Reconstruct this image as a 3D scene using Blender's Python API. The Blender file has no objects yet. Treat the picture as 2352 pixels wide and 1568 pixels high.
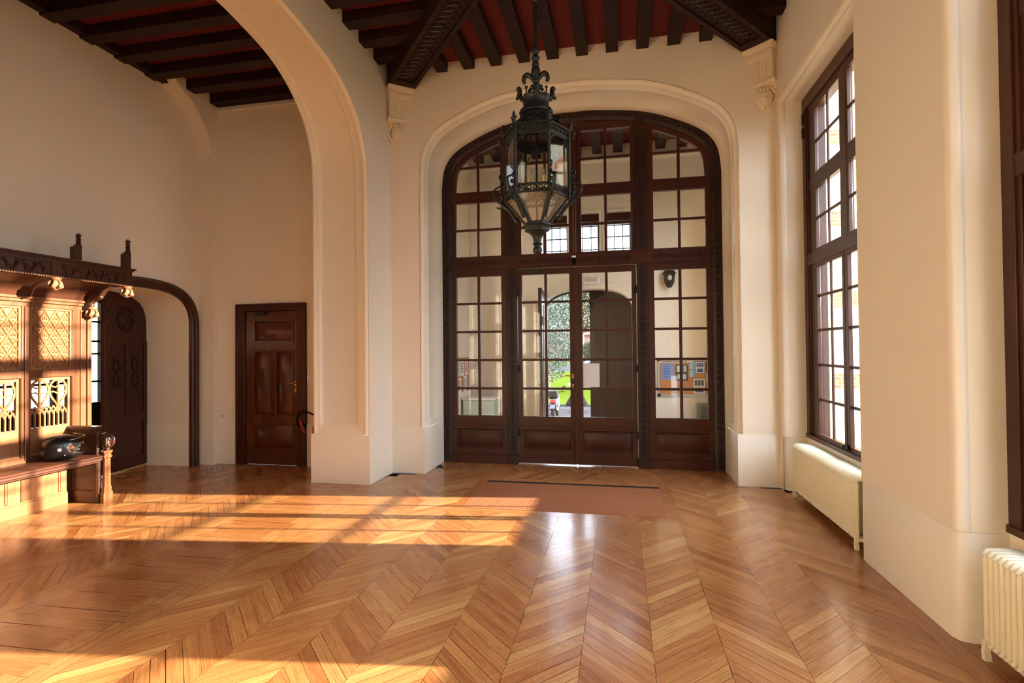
import bpy, bmesh, math, random
from mathutils import Vector, Matrix
random.seed(7)
PI = math.pi
S = bpy.context.scene
COL = S.collection

# ------------------------------------------------------------------ camera
def make_camera():
    f, yaw, pi_, r = 1215.0134, .1995, .0134, -.0097
    R0 = Vector((math.cos(yaw), math.sin(yaw), 0))
    F = Vector((-math.sin(yaw)*math.cos(pi_), math.cos(yaw)*math.cos(pi_), math.sin(pi_)))
    U0 = Vector((math.sin(yaw)*math.sin(pi_), -math.cos(yaw)*math.sin(pi_), math.cos(pi_)))
    cr, sr = math.cos(r), math.sin(r)
    R = R0*cr + U0*sr
    U = -R0*sr + U0*cr
    cam = bpy.data.cameras.new('camera')
    cam.sensor_width = 36
    cam.lens = f/2352*36
    cam.clip_start = .05
    cam.clip_end = 500
    o = bpy.data.objects.new('camera', cam)
    m = Matrix((R, U, -F)).transposed().to_4x4()
    m.translation = Vector((0, 0, 1.55))
    o.matrix_world = m
    COL.objects.link(o)
    S.camera = o
make_camera()

# ------------------------------------------------------------------ view, world, sun
S.view_settings.view_transform = 'Standard'
S.view_settings.look = 'None'
S.view_settings.gamma = 1
S.view_settings.use_curve_mapping = False
S.view_settings.exposure = 0.92
S.cycles.use_denoising = True
S.cycles.max_bounces = 9
S.cycles.diffuse_bounces = 5
S.cycles.glossy_bounces = 4
S.cycles.transmission_bounces = 6
S.cycles.transparent_max_bounces = 16
S.cycles.caustics_reflective = False
S.cycles.caustics_refractive = False
S.cycles.sample_clamp_indirect = 6

SKY = 5.2
w = bpy.data.worlds.new('world')
S.world = w
w.use_nodes = True
wn = w.node_tree
wn.nodes.clear()
wo = wn.nodes.new('ShaderNodeOutputWorld')
wb = wn.nodes.new('ShaderNodeBackground')
wc = wn.nodes.new('ShaderNodeTexCoord')
ws = wn.nodes.new('ShaderNodeSeparateXYZ')
wr = wn.nodes.new('ShaderNodeValToRGB')
wn.links.new(wc.outputs['Generated'], ws.inputs[0])
wn.links.new(ws.outputs['Z'], wr.inputs[0])
wr.color_ramp.elements[0].position = 0.02
wr.color_ramp.elements[0].color = (.70, .72, .76, 1)
wr.color_ramp.elements[1].position = .6
wr.color_ramp.elements[1].color = (1.05, 1.26, 1.56, 1)
wn.links.new(wr.outputs[0], wb.inputs[0])
wb.inputs[1].default_value = SKY
wn.links.new(wb.outputs[0], wo.inputs[0])

def sun():
    l = bpy.data.lights.new('sun', 'SUN')
    l.energy = 20
    l.color = (1.0, .93, .76)
    l.angle = math.radians(.6)
    o = bpy.data.objects.new('sun', l)
    COL.objects.link(o)
    d = Vector((-1, -.131, -.237))
    o.rotation_euler = d.to_track_quat('-Z', 'Y').to_euler()
    o.location = (30, 5, 10)
sun()

def portal(name, loc, rot, sx, sy):
    l = bpy.data.lights.new(name, 'AREA')
    l.shape = 'RECTANGLE'
    l.size, l.size_y = sx, sy
    l.cycles.is_portal = True
    o = bpy.data.objects.new(name, l)
    o.location, o.rotation_euler = loc, rot
    COL.objects.link(o)
WIN_Y = [5.23, 2.27, -.69, -3.65]
for i, y in enumerate(WIN_Y):
    portal('window_light_portal', (2.26, y, 2.35), (0, PI/2, 0), 3.8, 2.2)
portal('door_light_portal', (-.553, 9.95, 2.2), (-PI/2, 0, 0), 1.9, 4.4)
portal('west_light_portal', (-9.8, 6.6, 1.6), (0, -PI/2, 0), 2.4, 4.0)

# ------------------------------------------------------------------ materials
def newmat(name):
    m = bpy.data.materials.new(name)
    m.use_nodes = True
    nt = m.node_tree
    b = nt.nodes['Principled BSDF']
    return m, nt, b
def srgb(r, g, b):
    f = lambda c: (c/255/12.92) if c/255 <= .04045 else ((c/255+.055)/1.055)**2.4
    return (f(r), f(g), f(b), 1)
def plain(name, col, rough=.5, metal=0, noise=0, nscale=8, bump=0, coat=0, spec=.5):
    m, nt, b = newmat(name)
    b.inputs['Roughness'].default_value = rough
    b.inputs['Metallic'].default_value = metal
    b.inputs['Base Color'].default_value = col
    b.inputs['Specular IOR Level'].default_value = spec
    if coat:
        b.inputs['Coat Weight'].default_value = coat
        b.inputs['Coat Roughness'].default_value = .12
    if noise or bump:
        tc = nt.nodes.new('ShaderNodeTexCoord')
        n = nt.nodes.new('ShaderNodeTexNoise')
        n.inputs['Scale'].default_value = nscale
        n.inputs['Detail'].default_value = 6
        nt.links.new(tc.outputs['Object'], n.inputs['Vector'])
        if noise:
            mx = nt.nodes.new('ShaderNodeMix'); mx.data_type = 'RGBA'
            mx.inputs[6].default_value = tuple(c*(1-noise) for c in col[:3])+(1,)
            mx.inputs[7].default_value = tuple(min(1, c*(1+noise)) for c in col[:3])+(1,)
            nt.links.new(n.outputs['Fac'], mx.inputs[0])
            nt.links.new(mx.outputs[2], b.inputs['Base Color'])
        if bump:
            bp = nt.nodes.new('ShaderNodeBump')
            bp.inputs['Strength'].default_value = bump
            bp.inputs['Distance'].default_value = .01
            nt.links.new(n.outputs['Fac'], bp.inputs['Height'])
            nt.links.new(bp.outputs[0], b.inputs['Normal'])
    return m
def wood(name, c1, c2, axis='z', rough=.35, scale=10, coat=.3, bump=.15):
    m, nt, b = newmat(name)
    tc = nt.nodes.new('ShaderNodeTexCoord')
    mp = nt.nodes.new('ShaderNodeMapping')
    sc = {'x': (.07, 1, 1), 'y': (1, .07, 1), 'z': (1, 1, .07)}[axis]
    mp.inputs['Scale'].default_value = tuple(s*scale for s in sc)
    n = nt.nodes.new('ShaderNodeTexNoise')
    n.inputs['Scale'].default_value = 2.5
    n.inputs['Detail'].default_value = 8
    n.inputs['Roughness'].default_value = .65
    n2 = nt.nodes.new('ShaderNodeTexNoise')
    n2.inputs['Scale'].default_value = 1.3
    nt.links.new(tc.outputs['Object'], n2.inputs['Vector'])
    cr = nt.nodes.new('ShaderNodeValToRGB')
    cr.color_ramp.elements[0].position = .3
    cr.color_ramp.elements[0].color = c1
    cr.color_ramp.elements[1].position = .72
    cr.color_ramp.elements[1].color = c2
    ad = nt.nodes.new('ShaderNodeMath'); ad.operation = 'MULTIPLY_ADD'
    ad.inputs[1].default_value = .5
    nt.links.new(tc.outputs['Object'], mp.inputs[0])
    nt.links.new(mp.outputs[0], n.inputs['Vector'])
    nt.links.new(n2.outputs['Fac'], ad.inputs[0])
    hf = nt.nodes.new('ShaderNodeMath'); hf.operation = 'MULTIPLY'; hf.inputs[1].default_value = .5
    nt.links.new(n.outputs['Fac'], hf.inputs[0])
    nt.links.new(hf.outputs[0], ad.inputs[2])
    nt.links.new(ad.outputs[0], cr.inputs[0])
    nt.links.new(cr.outputs[0], b.inputs['Base Color'])
    b.inputs['Roughness'].default_value = rough
    b.inputs['Specular IOR Level'].default_value = .3
    b.inputs['Coat Weight'].default_value = coat
    b.inputs['Coat Roughness'].default_value = .2
    if bump:
        bp = nt.nodes.new('ShaderNodeBump')
        bp.inputs['Strength'].default_value = bump
        bp.inputs['Distance'].default_value = .004
        nt.links.new(n.outputs['Fac'], bp.inputs['Height'])
        nt.links.new(bp.outputs[0], b.inputs['Normal'])
    return m
def glassmat(name, tint=(1, 1, 1, 1), wavy=0):
    m = bpy.data.materials.new(name)
    m.use_nodes = True
    nt = m.node_tree
    nt.nodes.clear()
    o = nt.nodes.new('ShaderNodeOutputMaterial')
    t = nt.nodes.new('ShaderNodeBsdfTransparent'); t.inputs[0].default_value = tint
    g = nt.nodes.new('ShaderNodeBsdfGlossy'); g.inputs['Roughness'].default_value = .02
    lw = nt.nodes.new('ShaderNodeLayerWeight'); lw.inputs['Blend'].default_value = .5
    pw = nt.nodes.new('ShaderNodeMath'); pw.operation = 'POWER'; pw.inputs[1].default_value = 5
    fr = nt.nodes.new('ShaderNodeMath'); fr.operation = 'MULTIPLY_ADD'; fr.inputs[1].default_value = .92; fr.inputs[2].default_value = .07
    nt.links.new(lw.outputs['Facing'], pw.inputs[0]); nt.links.new(pw.outputs[0], fr.inputs[0])
    mx = nt.nodes.new('ShaderNodeMixShader')
    nt.links.new(fr.outputs[0], mx.inputs[0])
    nt.links.new(t.outputs[0], mx.inputs[1])
    nt.links.new(g.outputs[0], mx.inputs[2])
    nt.links.new(mx.outputs[0], o.inputs[0])
    return m
def parquet_mat():
    m, nt, b = newmat('oak_parquet')
    at = nt.nodes.new('ShaderNodeAttribute'); at.attribute_name = 'plank'
    uv = nt.nodes.new('ShaderNodeUVMap'); uv.uv_map = 'grain'
    mp = nt.nodes.new('ShaderNodeMapping'); mp.inputs['Scale'].default_value = (3.2, 46, 1)
    n = nt.nodes.new('ShaderNodeTexNoise'); n.inputs['Scale'].default_value = 1
    n.inputs['Detail'].default_value = 7; n.inputs['Roughness'].default_value = .62
    n.inputs['Distortion'].default_value = .8
    nt.links.new(uv.outputs[0], mp.inputs[0]); nt.links.new(mp.outputs[0], n.inputs['Vector'])
    # broad figure in the grain
    mp2 = nt.nodes.new('ShaderNodeMapping'); mp2.inputs['Scale'].default_value = (2.0, 9, 1)
    wv = nt.nodes.new('ShaderNodeTexWave'); wv.bands_direction = 'Y'
    wv.inputs['Scale'].default_value = 2.2; wv.inputs['Distortion'].default_value = 9
    wv.inputs['Detail'].default_value = 3; wv.inputs['Detail Scale'].default_value = .8
    nt.links.new(uv.outputs[0], mp2.inputs[0]); nt.links.new(mp2.outputs[0], wv.inputs['Vector'])
    cr = nt.nodes.new('ShaderNodeValToRGB')
    e = cr.color_ramp.elements
    e[0].position = 0; e[0].color = PQ[0]
    e[1].position = 1; e[1].color = PQ[3]
    x = e.new(.35); x.color = PQ[1]
    x = e.new(.7); x.color = PQ[2]
    nt.links.new(at.outputs['Fac'], cr.inputs[0])
    dark = nt.nodes.new('ShaderNodeMix'); dark.data_type = 'RGBA'; dark.blend_type = 'MULTIPLY'
    r1 = nt.nodes.new('ShaderNodeValToRGB')
    r1.color_ramp.elements[0].position = .38; r1.color_ramp.elements[0].color = (.62, .50, .40, 1)
    r1.color_ramp.elements[1].position = .60; r1.color_ramp.elements[1].color = (1, 1, 1, 1)
    nt.links.new(n.outputs['Fac'], r1.inputs[0])
    dark.inputs[0].default_value = .65
    nt.links.new(cr.outputs[0], dark.inputs[6]); nt.links.new(r1.outputs[0], dark.inputs[7])
    d2 = nt.nodes.new('ShaderNodeMix'); d2.data_type = 'RGBA'; d2.blend_type = 'MULTIPLY'
    r2 = nt.nodes.new('ShaderNodeValToRGB')
    r2.color_ramp.elements[0].position = .1; r2.color_ramp.elements[0].color = (.70, .60, .50, 1)
    r2.color_ramp.elements[1].position = .45; r2.color_ramp.elements[1].color = (1, 1, 1, 1)
    nt.links.new(wv.outputs['Fac'], r2.inputs[0])
    d2.inputs[0].default_value = .45
    nt.links.new(dark.outputs[2], d2.inputs[6]); nt.links.new(r2.outputs[0], d2.inputs[7])
    nt.links.new(d2.outputs[2], b.inputs['Base Color'])
    tc = nt.nodes.new('ShaderNodeTexCoord')
    n3 = nt.nodes.new('ShaderNodeTexNoise'); n3.inputs['Scale'].default_value = 2.2; n3.inputs['Detail'].default_value = 5
    nt.links.new(tc.outputs['Object'], n3.inputs['Vector'])
    mr = nt.nodes.new('ShaderNodeMapRange')
    mr.inputs['From Min'].default_value = .3; mr.inputs['From Max'].default_value = .7
    mr.inputs['To Min'].default_value = .20; mr.inputs['To Max'].default_value = .34
    nt.links.new(n3.outputs['Fac'], mr.inputs[0]); nt.links.new(mr.outputs[0], b.inputs['Roughness'])
    b.inputs['Coat Weight'].default_value = .35
    b.inputs['Coat Roughness'].default_value = .14
    bp = nt.nodes.new('ShaderNodeBump'); bp.inputs['Strength'].default_value = .10; bp.inputs['Distance'].default_value = .002
    nt.links.new(n.outputs['Fac'], bp.inputs['Height']); nt.links.new(bp.outputs[0], b.inputs['Normal'])
    return m
PQ = [srgb(170, 106, 58), srgb(190, 126, 74), srgb(203, 144, 86), srgb(219, 168, 106)]
M = {}
M['plaster'] = plain('cream_plaster', srgb(238, 226, 206), .75, noise=.03, nscale=1.5, spec=.3)
M['paint'] = plain('cream_gloss_paint', srgb(240, 229, 208), .38, spec=.4)
M['stone'] = plain('cream_painted_stone', srgb(236, 220, 190), .6, bump=.1, nscale=40, spec=.3)
M['parquet'] = parquet_mat()
M['subfloor'] = plain('dark_subfloor', srgb(52, 30, 18), .8)
M['border'] = wood('oak_border', srgb(140, 82, 46), srgb(180, 116, 68), 'y', .25, 12)
M['door'] = wood('dark_walnut', srgb(42, 16, 8), srgb(80, 34, 16), 'z', .42, 12, coat=.12)
M['door_h'] = wood('dark_walnut_rail', srgb(42, 16, 8), srgb(78, 33, 16), 'x', .42, 12, coat=.12)
M['door_dark'] = wood('carved_dark_walnut', srgb(28, 13, 8), srgb(52, 24, 14), 'z', .45, 12, coat=.1)
M['carve'] = plain('carved_walnut', srgb(44, 21, 13), .42, noise=.3, nscale=30, coat=.1)
M['oak'] = wood('golden_oak', srgb(100, 58, 34), srgb(172, 118, 78), 'z', .3, 12, coat=.5)
M['oak_y'] = wood('golden_oak_rail', srgb(96, 55, 32), srgb(166, 112, 72), 'y', .3, 12, coat=.5)
M['door_hall'] = wood('polished_red_walnut', srgb(54, 22, 11), srgb(104, 46, 22), 'z', .26, 12, coat=.45)
M['oak_frame'] = wood('brown_oak_frame', srgb(78, 42, 25), srgb(138, 88, 56), 'z', .3, 12, coat=.5)
M['oak_dark'] = wood('brown_oak', srgb(46, 24, 14), srgb(84, 46, 28), 'y', .4, 12, coat=.3)
M['beam_x'] = wood('beam_brown_x', srgb(28, 11, 6), srgb(48, 20, 12), 'x', .65, 8, coat=.05)
M['beam_y'] = wood('beam_brown_y', srgb(28, 11, 6), srgb(48, 20, 12), 'y', .65, 8, coat=.05)
M['red'] = plain('red_painted_boards', srgb(104, 20, 10), .7, noise=.12, nscale=5)
M['win'] = wood('window_oak', srgb(48, 24, 15), srgb(84, 46, 29), 'z', .4, 12, coat=.1)
M['iron'] = plain('black_wrought_iron', srgb(44, 46, 46), .42, .6, noise=.2, nscale=20)
M['iron_dark'] = plain('dark_iron', srgb(26, 24, 23), .45, .5)
M['glass'] = glassmat('window_glass')
M['lglass'] = glassmat('lantern_glass', (.93, .92, .88, 1))
M['frost'] = plain('cloudy_glass', srgb(200, 185, 155), .3)
M['frost'].node_tree.nodes['Principled BSDF'].inputs['Alpha'].default_value = .35
M['brass'] = plain('brass', srgb(190, 140, 70), .28, .9)
M['rad'] = plain('cream_radiator_enamel', srgb(238, 228, 196), .3, spec=.45)
M['mat'] = plain('coir_mat', srgb(158, 92, 48), .95, noise=.25, nscale=60, bump=.8)
M['black'] = plain('black_rubber', srgb(8, 8, 9), .6, spec=.15)
M['helmet'] = plain('black_gloss_shell', srgb(14, 14, 15), .3, coat=.35)
M['leather'] = plain('grey_leather', srgb(70, 70, 68), .5, noise=.3, nscale=50)
M['helmet_lining'] = plain('orange_lining', srgb(150, 84, 46), .7)
M['white'] = plain('white_plastic', srgb(236, 234, 226), .35)
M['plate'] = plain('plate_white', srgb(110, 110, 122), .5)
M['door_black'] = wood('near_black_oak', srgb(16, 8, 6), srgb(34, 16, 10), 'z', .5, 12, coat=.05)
M['paper'] = plain('white_paper', srgb(228, 228, 230), .8)
M['red_p'] = plain('red_enamel', srgb(170, 20, 16), .3)
M['cork'] = plain('cork_board', srgb(190, 128, 74), .9, noise=.2, nscale=60)
M['alu'] = plain('aluminium', srgb(190, 190, 184), .35, .5)
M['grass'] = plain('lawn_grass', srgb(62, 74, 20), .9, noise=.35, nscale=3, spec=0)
M['dark_ground'] = plain('low_bounce_ground', srgb(70, 72, 58), .95, noise=.2, spec=0)  # ground colour kept dark so less light bounces up through the windows
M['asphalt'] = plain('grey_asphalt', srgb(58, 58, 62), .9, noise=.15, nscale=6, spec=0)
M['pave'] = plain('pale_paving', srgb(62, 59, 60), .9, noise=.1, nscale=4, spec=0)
M['leaf'] = plain('dark_leaves', srgb(26, 44, 16), .7, noise=.4, nscale=4)
M['cedar'] = plain('blue_cedar_needles', srgb(58, 72, 64), .8, noise=.3, nscale=3)
M['autumn'] = plain('olive_leaves', srgb(82, 80, 46), .8, noise=.35, nscale=3)
M['bark'] = plain('tree_bark', srgb(110, 90, 76), .9, noise=.3, nscale=8)
M['pinkwall'] = plain('pink_render', srgb(128, 96, 88), .9)
M['tile'] = plain('terracotta_roof', srgb(96, 52, 40), .8, noise=.2)
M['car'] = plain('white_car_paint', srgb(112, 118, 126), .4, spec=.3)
M['chrome'] = plain('chrome', srgb(200, 200, 205), .15, 1)
M['tail'] = plain('red_lamp_lens', srgb(190, 30, 20), .2)
M['greybox'] = plain('grey_green_enamel', srgb(96, 104, 96), .5)
M['lead'] = plain('lead_grey', srgb(70, 76, 84), .5, .3)
M['floor_tile'] = plain('stone_tile_floor', srgb(150, 132, 112), .45, noise=.15, nscale=3)
M['burl'] = plain('matt_black_cloth', srgb(9, 9, 10), .8, spec=.1)
M['bulb'] = glassmat('bulb_glass', (1, .97, .9, 1))
M['candle'] = plain('candle_sleeve', srgb(200, 180, 130), .4, .3)

def brickstone():
    m, nt, b = newmat('cream_stone_with_brick_bands')
    tc = nt.nodes.new('ShaderNodeTexCoord'); sp = nt.nodes.new('ShaderNodeSeparateXYZ')
    nt.links.new(tc.outputs['Object'], sp.inputs[0])
    md = nt.nodes.new('ShaderNodeMath'); md.operation = 'MODULO'; md.inputs[1].default_value = 1.15
    nt.links.new(sp.outputs['Z'], md.inputs[0])
    gt = nt.nodes.new('ShaderNodeMath'); gt.operation = 'GREATER_THAN'; gt.inputs[1].default_value = .93
    nt.links.new(md.outputs[0], gt.inputs[0])
    mp = nt.nodes.new('ShaderNodeMapping'); mp.inputs['Rotation'].default_value = (PI/2, 0, 0)
    nt.links.new(tc.outputs['Object'], mp.inputs[0])
    br = nt.nodes.new('ShaderNodeTexBrick'); br.inputs['Scale'].default_value = 4.5
    br.inputs['Color1'].default_value = srgb(206, 120, 84); br.inputs['Color2'].default_value = srgb(190, 104, 74)
    br.inputs['Mortar'].default_value = srgb(225, 205, 180)
    nt.links.new(mp.outputs[0], br.inputs['Vector'])
    mx = nt.nodes.new('ShaderNodeMix'); mx.data_type = 'RGBA'
    mx.inputs[6].default_value = srgb(238, 224, 190)
    nt.links.new(gt.outputs[0], mx.inputs[0]); nt.links.new(br.outputs[0], mx.inputs[7])
    nt.links.new(mx.outputs[2], b.inputs['Base Color'])
    b.inputs['Roughness'].default_value = .85
    return m
M['brick'] = brickstone()

# ------------------------------------------------------------------ mesh helpers
class MB:
    def __init__(s): s.v = []; s.f = []; s.nb = 0
    def add(s, vs, fs):
        n = len(s.v); s.v += [tuple(p) for p in vs]; s.f += [tuple(i+n for i in f) for f in fs]; return s
    def box(s, x0, x1, y0, y1, z0, z1):
        x0, x1 = min(x0, x1), max(x0, x1); y0, y1 = min(y0, y1), max(y0, y1); z0, z1 = min(z0, z1), max(z0, z1)
        s.nb += 1; e = (s.nb % 12)*.0001      # keeps overlapping members from sharing a plane
        x0 -= e; x1 += e; y0 -= e; y1 += e; z0 -= e*.5; z1 += e
        return s.add([(x0,y0,z0),(x1,y0,z0),(x1,y1,z0),(x0,y1,z0),(x0,y0,z1),(x1,y0,z1),(x1,y1,z1),(x0,y1,z1)],
                     [(0,3,2,1),(4,5,6,7),(0,1,5,4),(1,2,6,5),(2,3,7,6),(3,0,4,7)])
    def frustum(s, a, b, z0, z1):
        # a, b: (x0,x1,y0,y1) at z0 and z1
        return s.add([(a[0],a[2],z0),(a[1],a[2],z0),(a[1],a[3],z0),(a[0],a[3],z0),(b[0],b[2],z1),(b[1],b[2],z1),(b[1],b[3],z1),(b[0],b[3],z1)],
                     [(0,3,2,1),(4,5,6,7),(0,1,5,4),(1,2,6,5),(2,3,7,6),(3,0,4,7)])
    def raised(s, x0, x1, z0, z1, tf, d0, d1, e):
        # raised field: outer rectangle at depth d0, inner (inset e) at d1
        P = [tf(x0,d0,z0),tf(x1,d0,z0),tf(x1,d0,z1),tf(x0,d0,z1),tf(x0+e,d1,z0+e),tf(x1-e,d1,z0+e),tf(x1-e,d1,z1-e),tf(x0+e,d1,z1-e)]
        return s.add(P, [(4,5,6,7),(0,1,5,4),(1,2,6,5),(2,3,7,6),(3,0,4,7)])
    def tube(s, pts, r, n=8, cap=True):
        pts = [Vector(p) for p in pts]; m = len(pts)
        rs = r if isinstance(r, (list, tuple)) else [r]*m
        base = len(s.v); up = None
        for i, p in enumerate(pts):
            t = (pts[min(i+1, m-1)]-pts[max(i-1, 0)])
            t = t.normalized() if t.length > 1e-9 else Vector((0,0,1))
            if up is None:
                up = Vector((0,0,1)) if abs(t.z) < .9 else Vector((1,0,0))
            a = t.cross(up)
            if a.length < 1e-6: a = t.cross(Vector((0,1,0)))
            a.normalize(); b = t.cross(a).normalized(); up = -b if (-b).dot(up) > 0 else b
            for k in range(n):
                q = p + a*math.cos(2*PI*k/n)*rs[i] + b*math.sin(2*PI*k/n)*rs[i]
                s.v.append(tuple(q))
        # consistent ring correspondence
        for i in range(m-1):
            for k in range(n):
                s.f.append((base+i*n+k, base+i*n+(k+1)%n, base+(i+1)*n+(k+1)%n, base+(i+1)*n+k))
        if cap:
            s.f.append(tuple(base+k for k in range(n))[::-1]); s.f.append(tuple(base+(m-1)*n+k for k in range(n)))
        return s
    def lathe(s, prof, c=(0,0,0), n=16, rot=0, axis='z'):
        base = len(s.v); m = len(prof)
        for r, z in prof:
            for k in range(n):
                a = rot+2*PI*k/n
                x, y = r*math.cos(a), r*math.sin(a)
                if axis == 'z': q = (c[0]+x, c[1]+y, c[2]+z)
                elif axis == 'y': q = (c[0]+x, c[1]+z, c[2]+y)
                else: q = (c[0]+z, c[1]+x, c[2]+y)
                s.v.append(q)
        for i in range(m-1):
            for k in range(n):
                s.f.append((base+i*n+k, base+i*n+(k+1)%n, base+(i+1)*n+(k+1)%n, base+(i+1)*n+k))
        if prof[0][0] > 1e-5: s.f.append(tuple(base+k for k in range(n))[::-1])
        if prof[-1][0] > 1e-5: s.f.append(tuple(base+(m-1)*n+k for k in range(n)))
        return s
    def ball(s, c, r, n=10, m=6, sc=(1,1,1)):
        base = len(s.v)
        s.v.append((c[0], c[1], c[2]-r*sc[2]))
        for i in range(1, m):
            ph = -PI/2+PI*i/m
            for k in range(n):
                a = 2*PI*k/n
                s.v.append((c[0]+r*sc[0]*math.cos(ph)*math.cos(a), c[1]+r*sc[1]*math.cos(ph)*math.sin(a), c[2]+r*sc[2]*math.sin(ph)))
        s.v.append((c[0], c[1], c[2]+r*sc[2]))
        for k in range(n):
            s.f.append((base, base+1+(k+1)%n, base+1+k))
            t = base+1+(m-2)*n
            s.f.append((t+k, t+(k+1)%n, base+1+(m-1)*n))
        for i in range(m-2):
            for k in range(n):
                a = base+1+i*n
                s.f.append((a+k, a+(k+1)%n, a+n+(k+1)%n, a+n+k))
        return s
    def torus(s, c, R, r, tf, n=12, m=6):
        base = len(s.v)
        for i in range(n):
            a = 2*PI*i/n
            for j in range(m):
                b = 2*PI*j/m
                s.v.append(tuple(tf(c[0]+(R+r*math.cos(b))*math.cos(a), c[1]+r*math.sin(b), c[2]+(R+r*math.cos(b))*math.sin(a))))
        for i in range(n):
            for j in range(m):
                s.f.append((base+i*m+j, base+i*m+(j+1)%m, base+((i+1)%n)*m+(j+1)%m, base+((i+1)%n)*m+j))
        return s
    def prism(s, poly, tf, d0, d1):
        n = len(poly); b = len(s.v)
        s.v += [tuple(tf(a, d0, z)) for a, z in poly] + [tuple(tf(a, d1, z)) for a, z in poly]
        s.f.append(tuple(b+i for i in range(n))); s.f.append(tuple(b+n+i for i in range(n))[::-1])
        for i in range(n):
            s.f.append((b+i, b+n+i, b+n+(i+1)%n, b+(i+1)%n))
        return s
    def sweep(s, path, sec, tf, path2=None, cap=False):
        """path of (a,z); sec of (n,d[,t]); outward normal is to the left of travel"""
        m = len(path); base = len(s.v); k = len(sec)
        def norms(P):
            out = []
            for i in range(m):
                a = Vector(P[i])-Vector(P[i-1]) if i else None
                b = Vector(P[i+1])-Vector(P[i]) if i < m-1 else None
                na = Vector((-a.y, a.x)).normalized() if a is not None and a.length > 1e-9 else None
                nb = Vector((-b.y, b.x)).normalized() if b is not None and b.length > 1e-9 else None
                if na is None: out.append(nb); continue
                if nb is None: out.append(na); continue
                q = (na+nb); l = q.length
                q = q/l*min(2/l, 2.5) if l > 1e-6 else na
                out.append(q)
            return out
        N1 = norms(path); N2 = norms(path2) if path2 else None
        for i in range(m):
            for c in sec:
                nn, d = c[0], c[1]
                p = Vector(path[i])+N1[i]*nn
                if path2:
                    q = Vector(path2[i])+N2[i]*nn; t = c[2]; p = p*(1-t)+q*t
                s.v.append(tuple(tf(p.x, d, p.y)))
        for i in range(m-1):
            for j in range(k-1):
                s.f.append((base+i*k+j, base+(i+1)*k+j, base+(i+1)*k+j+1, base+i*k+j+1))
        return s
    def holed(s, a0, a1, z0, z1, path, tf, d):
        """rectangle with an opening reaching its bottom, path runs left to right"""
        q = lambda *P: s.add([tf(a, d, z) for a, z in P], [tuple(range(len(P)))])
        if path[0][0] > a0: q((a0,z0),(path[0][0],z0),(path[0][0],z1),(a0,z1))
        if path[-1][0] < a1: q((path[-1][0],z0),(a1,z0),(a1,z1),(path[-1][0],z1))
        for (a, z), (b, y) in zip(path, path[1:]):
            if b-a > 1e-5: q((a,z),(b,y),(b,z1),(a,z1))
        return s
    def build(s, name, mat, parent=None, bevel=0, flat=False, loc=None, rotz=0, solid=0, weld=True):
        me = bpy.data.meshes.new(name)
        me.from_pydata(s.v, [], s.f)
        bm = bmesh.new(); bm.from_mesh(me)
        if weld: bmesh.ops.remove_doubles(bm, verts=bm.verts, dist=1e-5)
        bmesh.ops.recalc_face_normals(bm, faces=bm.faces)
        if not flat:
            for f in bm.faces: f.smooth = True
            for e in bm.edges:
                if len(e.link_faces) == 2:
                    e.smooth = e.calc_face_angle(0) < math.radians(50)
                else: e.smooth = False
        bm.to_mesh(me); bm.free()
        me.materials.append(M[mat] if isinstance(mat, str) else mat)
        o = bpy.data.objects.new(name, me); COL.objects.link(o)
        if parent: o.parent = parent
        if loc is not None: o.location = loc
        if rotz: o.rotation_euler[2] = rotz
        if solid:
            md = o.modifiers.new('solid', 'SOLIDIFY'); md.thickness = solid; md.offset = 0
        if bevel:
            md = o.modifiers.new('bevel', 'BEVEL'); md.width = bevel; md.segments = 2; md.limit_method = 'ANGLE'
            md.angle_limit = math.radians(50)
        return o
def tag(o, label=None, cat=None, group=None, kind=None):
    if label: o['label'] = label
    if cat: o['category'] = cat
    if group: o['group'] = group
    if kind: o['kind'] = kind
    return o
def empty(name, loc=(0,0,0), rotz=0):
    o = bpy.data.objects.new(name, None); COL.objects.link(o)
    o.location = loc; o.rotation_euler[2] = rotz; o.empty_display_size = .1
    return o
def st(o, label=None): return tag(o, label, None, None, 'structure')
def copy_tree(o, parent=None):
    c = o.copy(); COL.objects.link(c); c.parent = parent
    for ch in [x for x in o.children]:
        copy_tree(ch, c)
    return c
def catmull(P, k=6):
    out = []
    for i in range(len(P)-1):
        p0 = P[i-1] if i else (2*P[0][0]-P[1][0], 2*P[0][1]-P[1][1])
        p1, p2 = P[i], P[i+1]
        p3 = P[i+2] if i+2 < len(P) else (2*p2[0]-p1[0], 2*p2[1]-p1[1])
        for j in range(k):
            t = j/k
            out.append(tuple(.5*(2*p1[c]+(p2[c]-p0[c])*t+(2*p0[c]-5*p1[c]+4*p2[c]-p3[c])*t*t+(3*p1[c]-p0[c]-3*p2[c]+p3[c])*t**3) for c in (0, 1)))
    out.append(P[-1]); return out
def catmull3(P, k=5):
    A = catmull([(p[0], p[2]) for p in P], k); B = catmull([(p[0], p[1]) for p in P], k)
    return [(a[0], b[1], a[1]) for a, b in zip(A, B)]
def arch(c, half, zb, k=6):
    """half: (dx,z) from the crown to the springing; returns left->right path down to zb both ends"""
    P = [(-half[1][0], half[1][1])]+list(half)
    h = catmull(P, k)[k:]
    hw = half[-1][0]
    h = [(min(a, hw), z) for a, z in h]
    R = h+[(hw, zb)]
    L = [(-a, z) for a, z in R[::-1]]
    path = [(c+a, z) for a, z in L[:-1]+R]
    out = [path[0]]
    for p in path[1:]:
        if abs(p[0]-out[-1][0])+abs(p[1]-out[-1][1]) > 1e-4: out.append(p)
    return out
TXY = lambda a, d, z: (a, d, z)      # a along X, depth along Y
TYX = lambda a, d, z: (d, a, z)      # a along Y, depth along X

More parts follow.
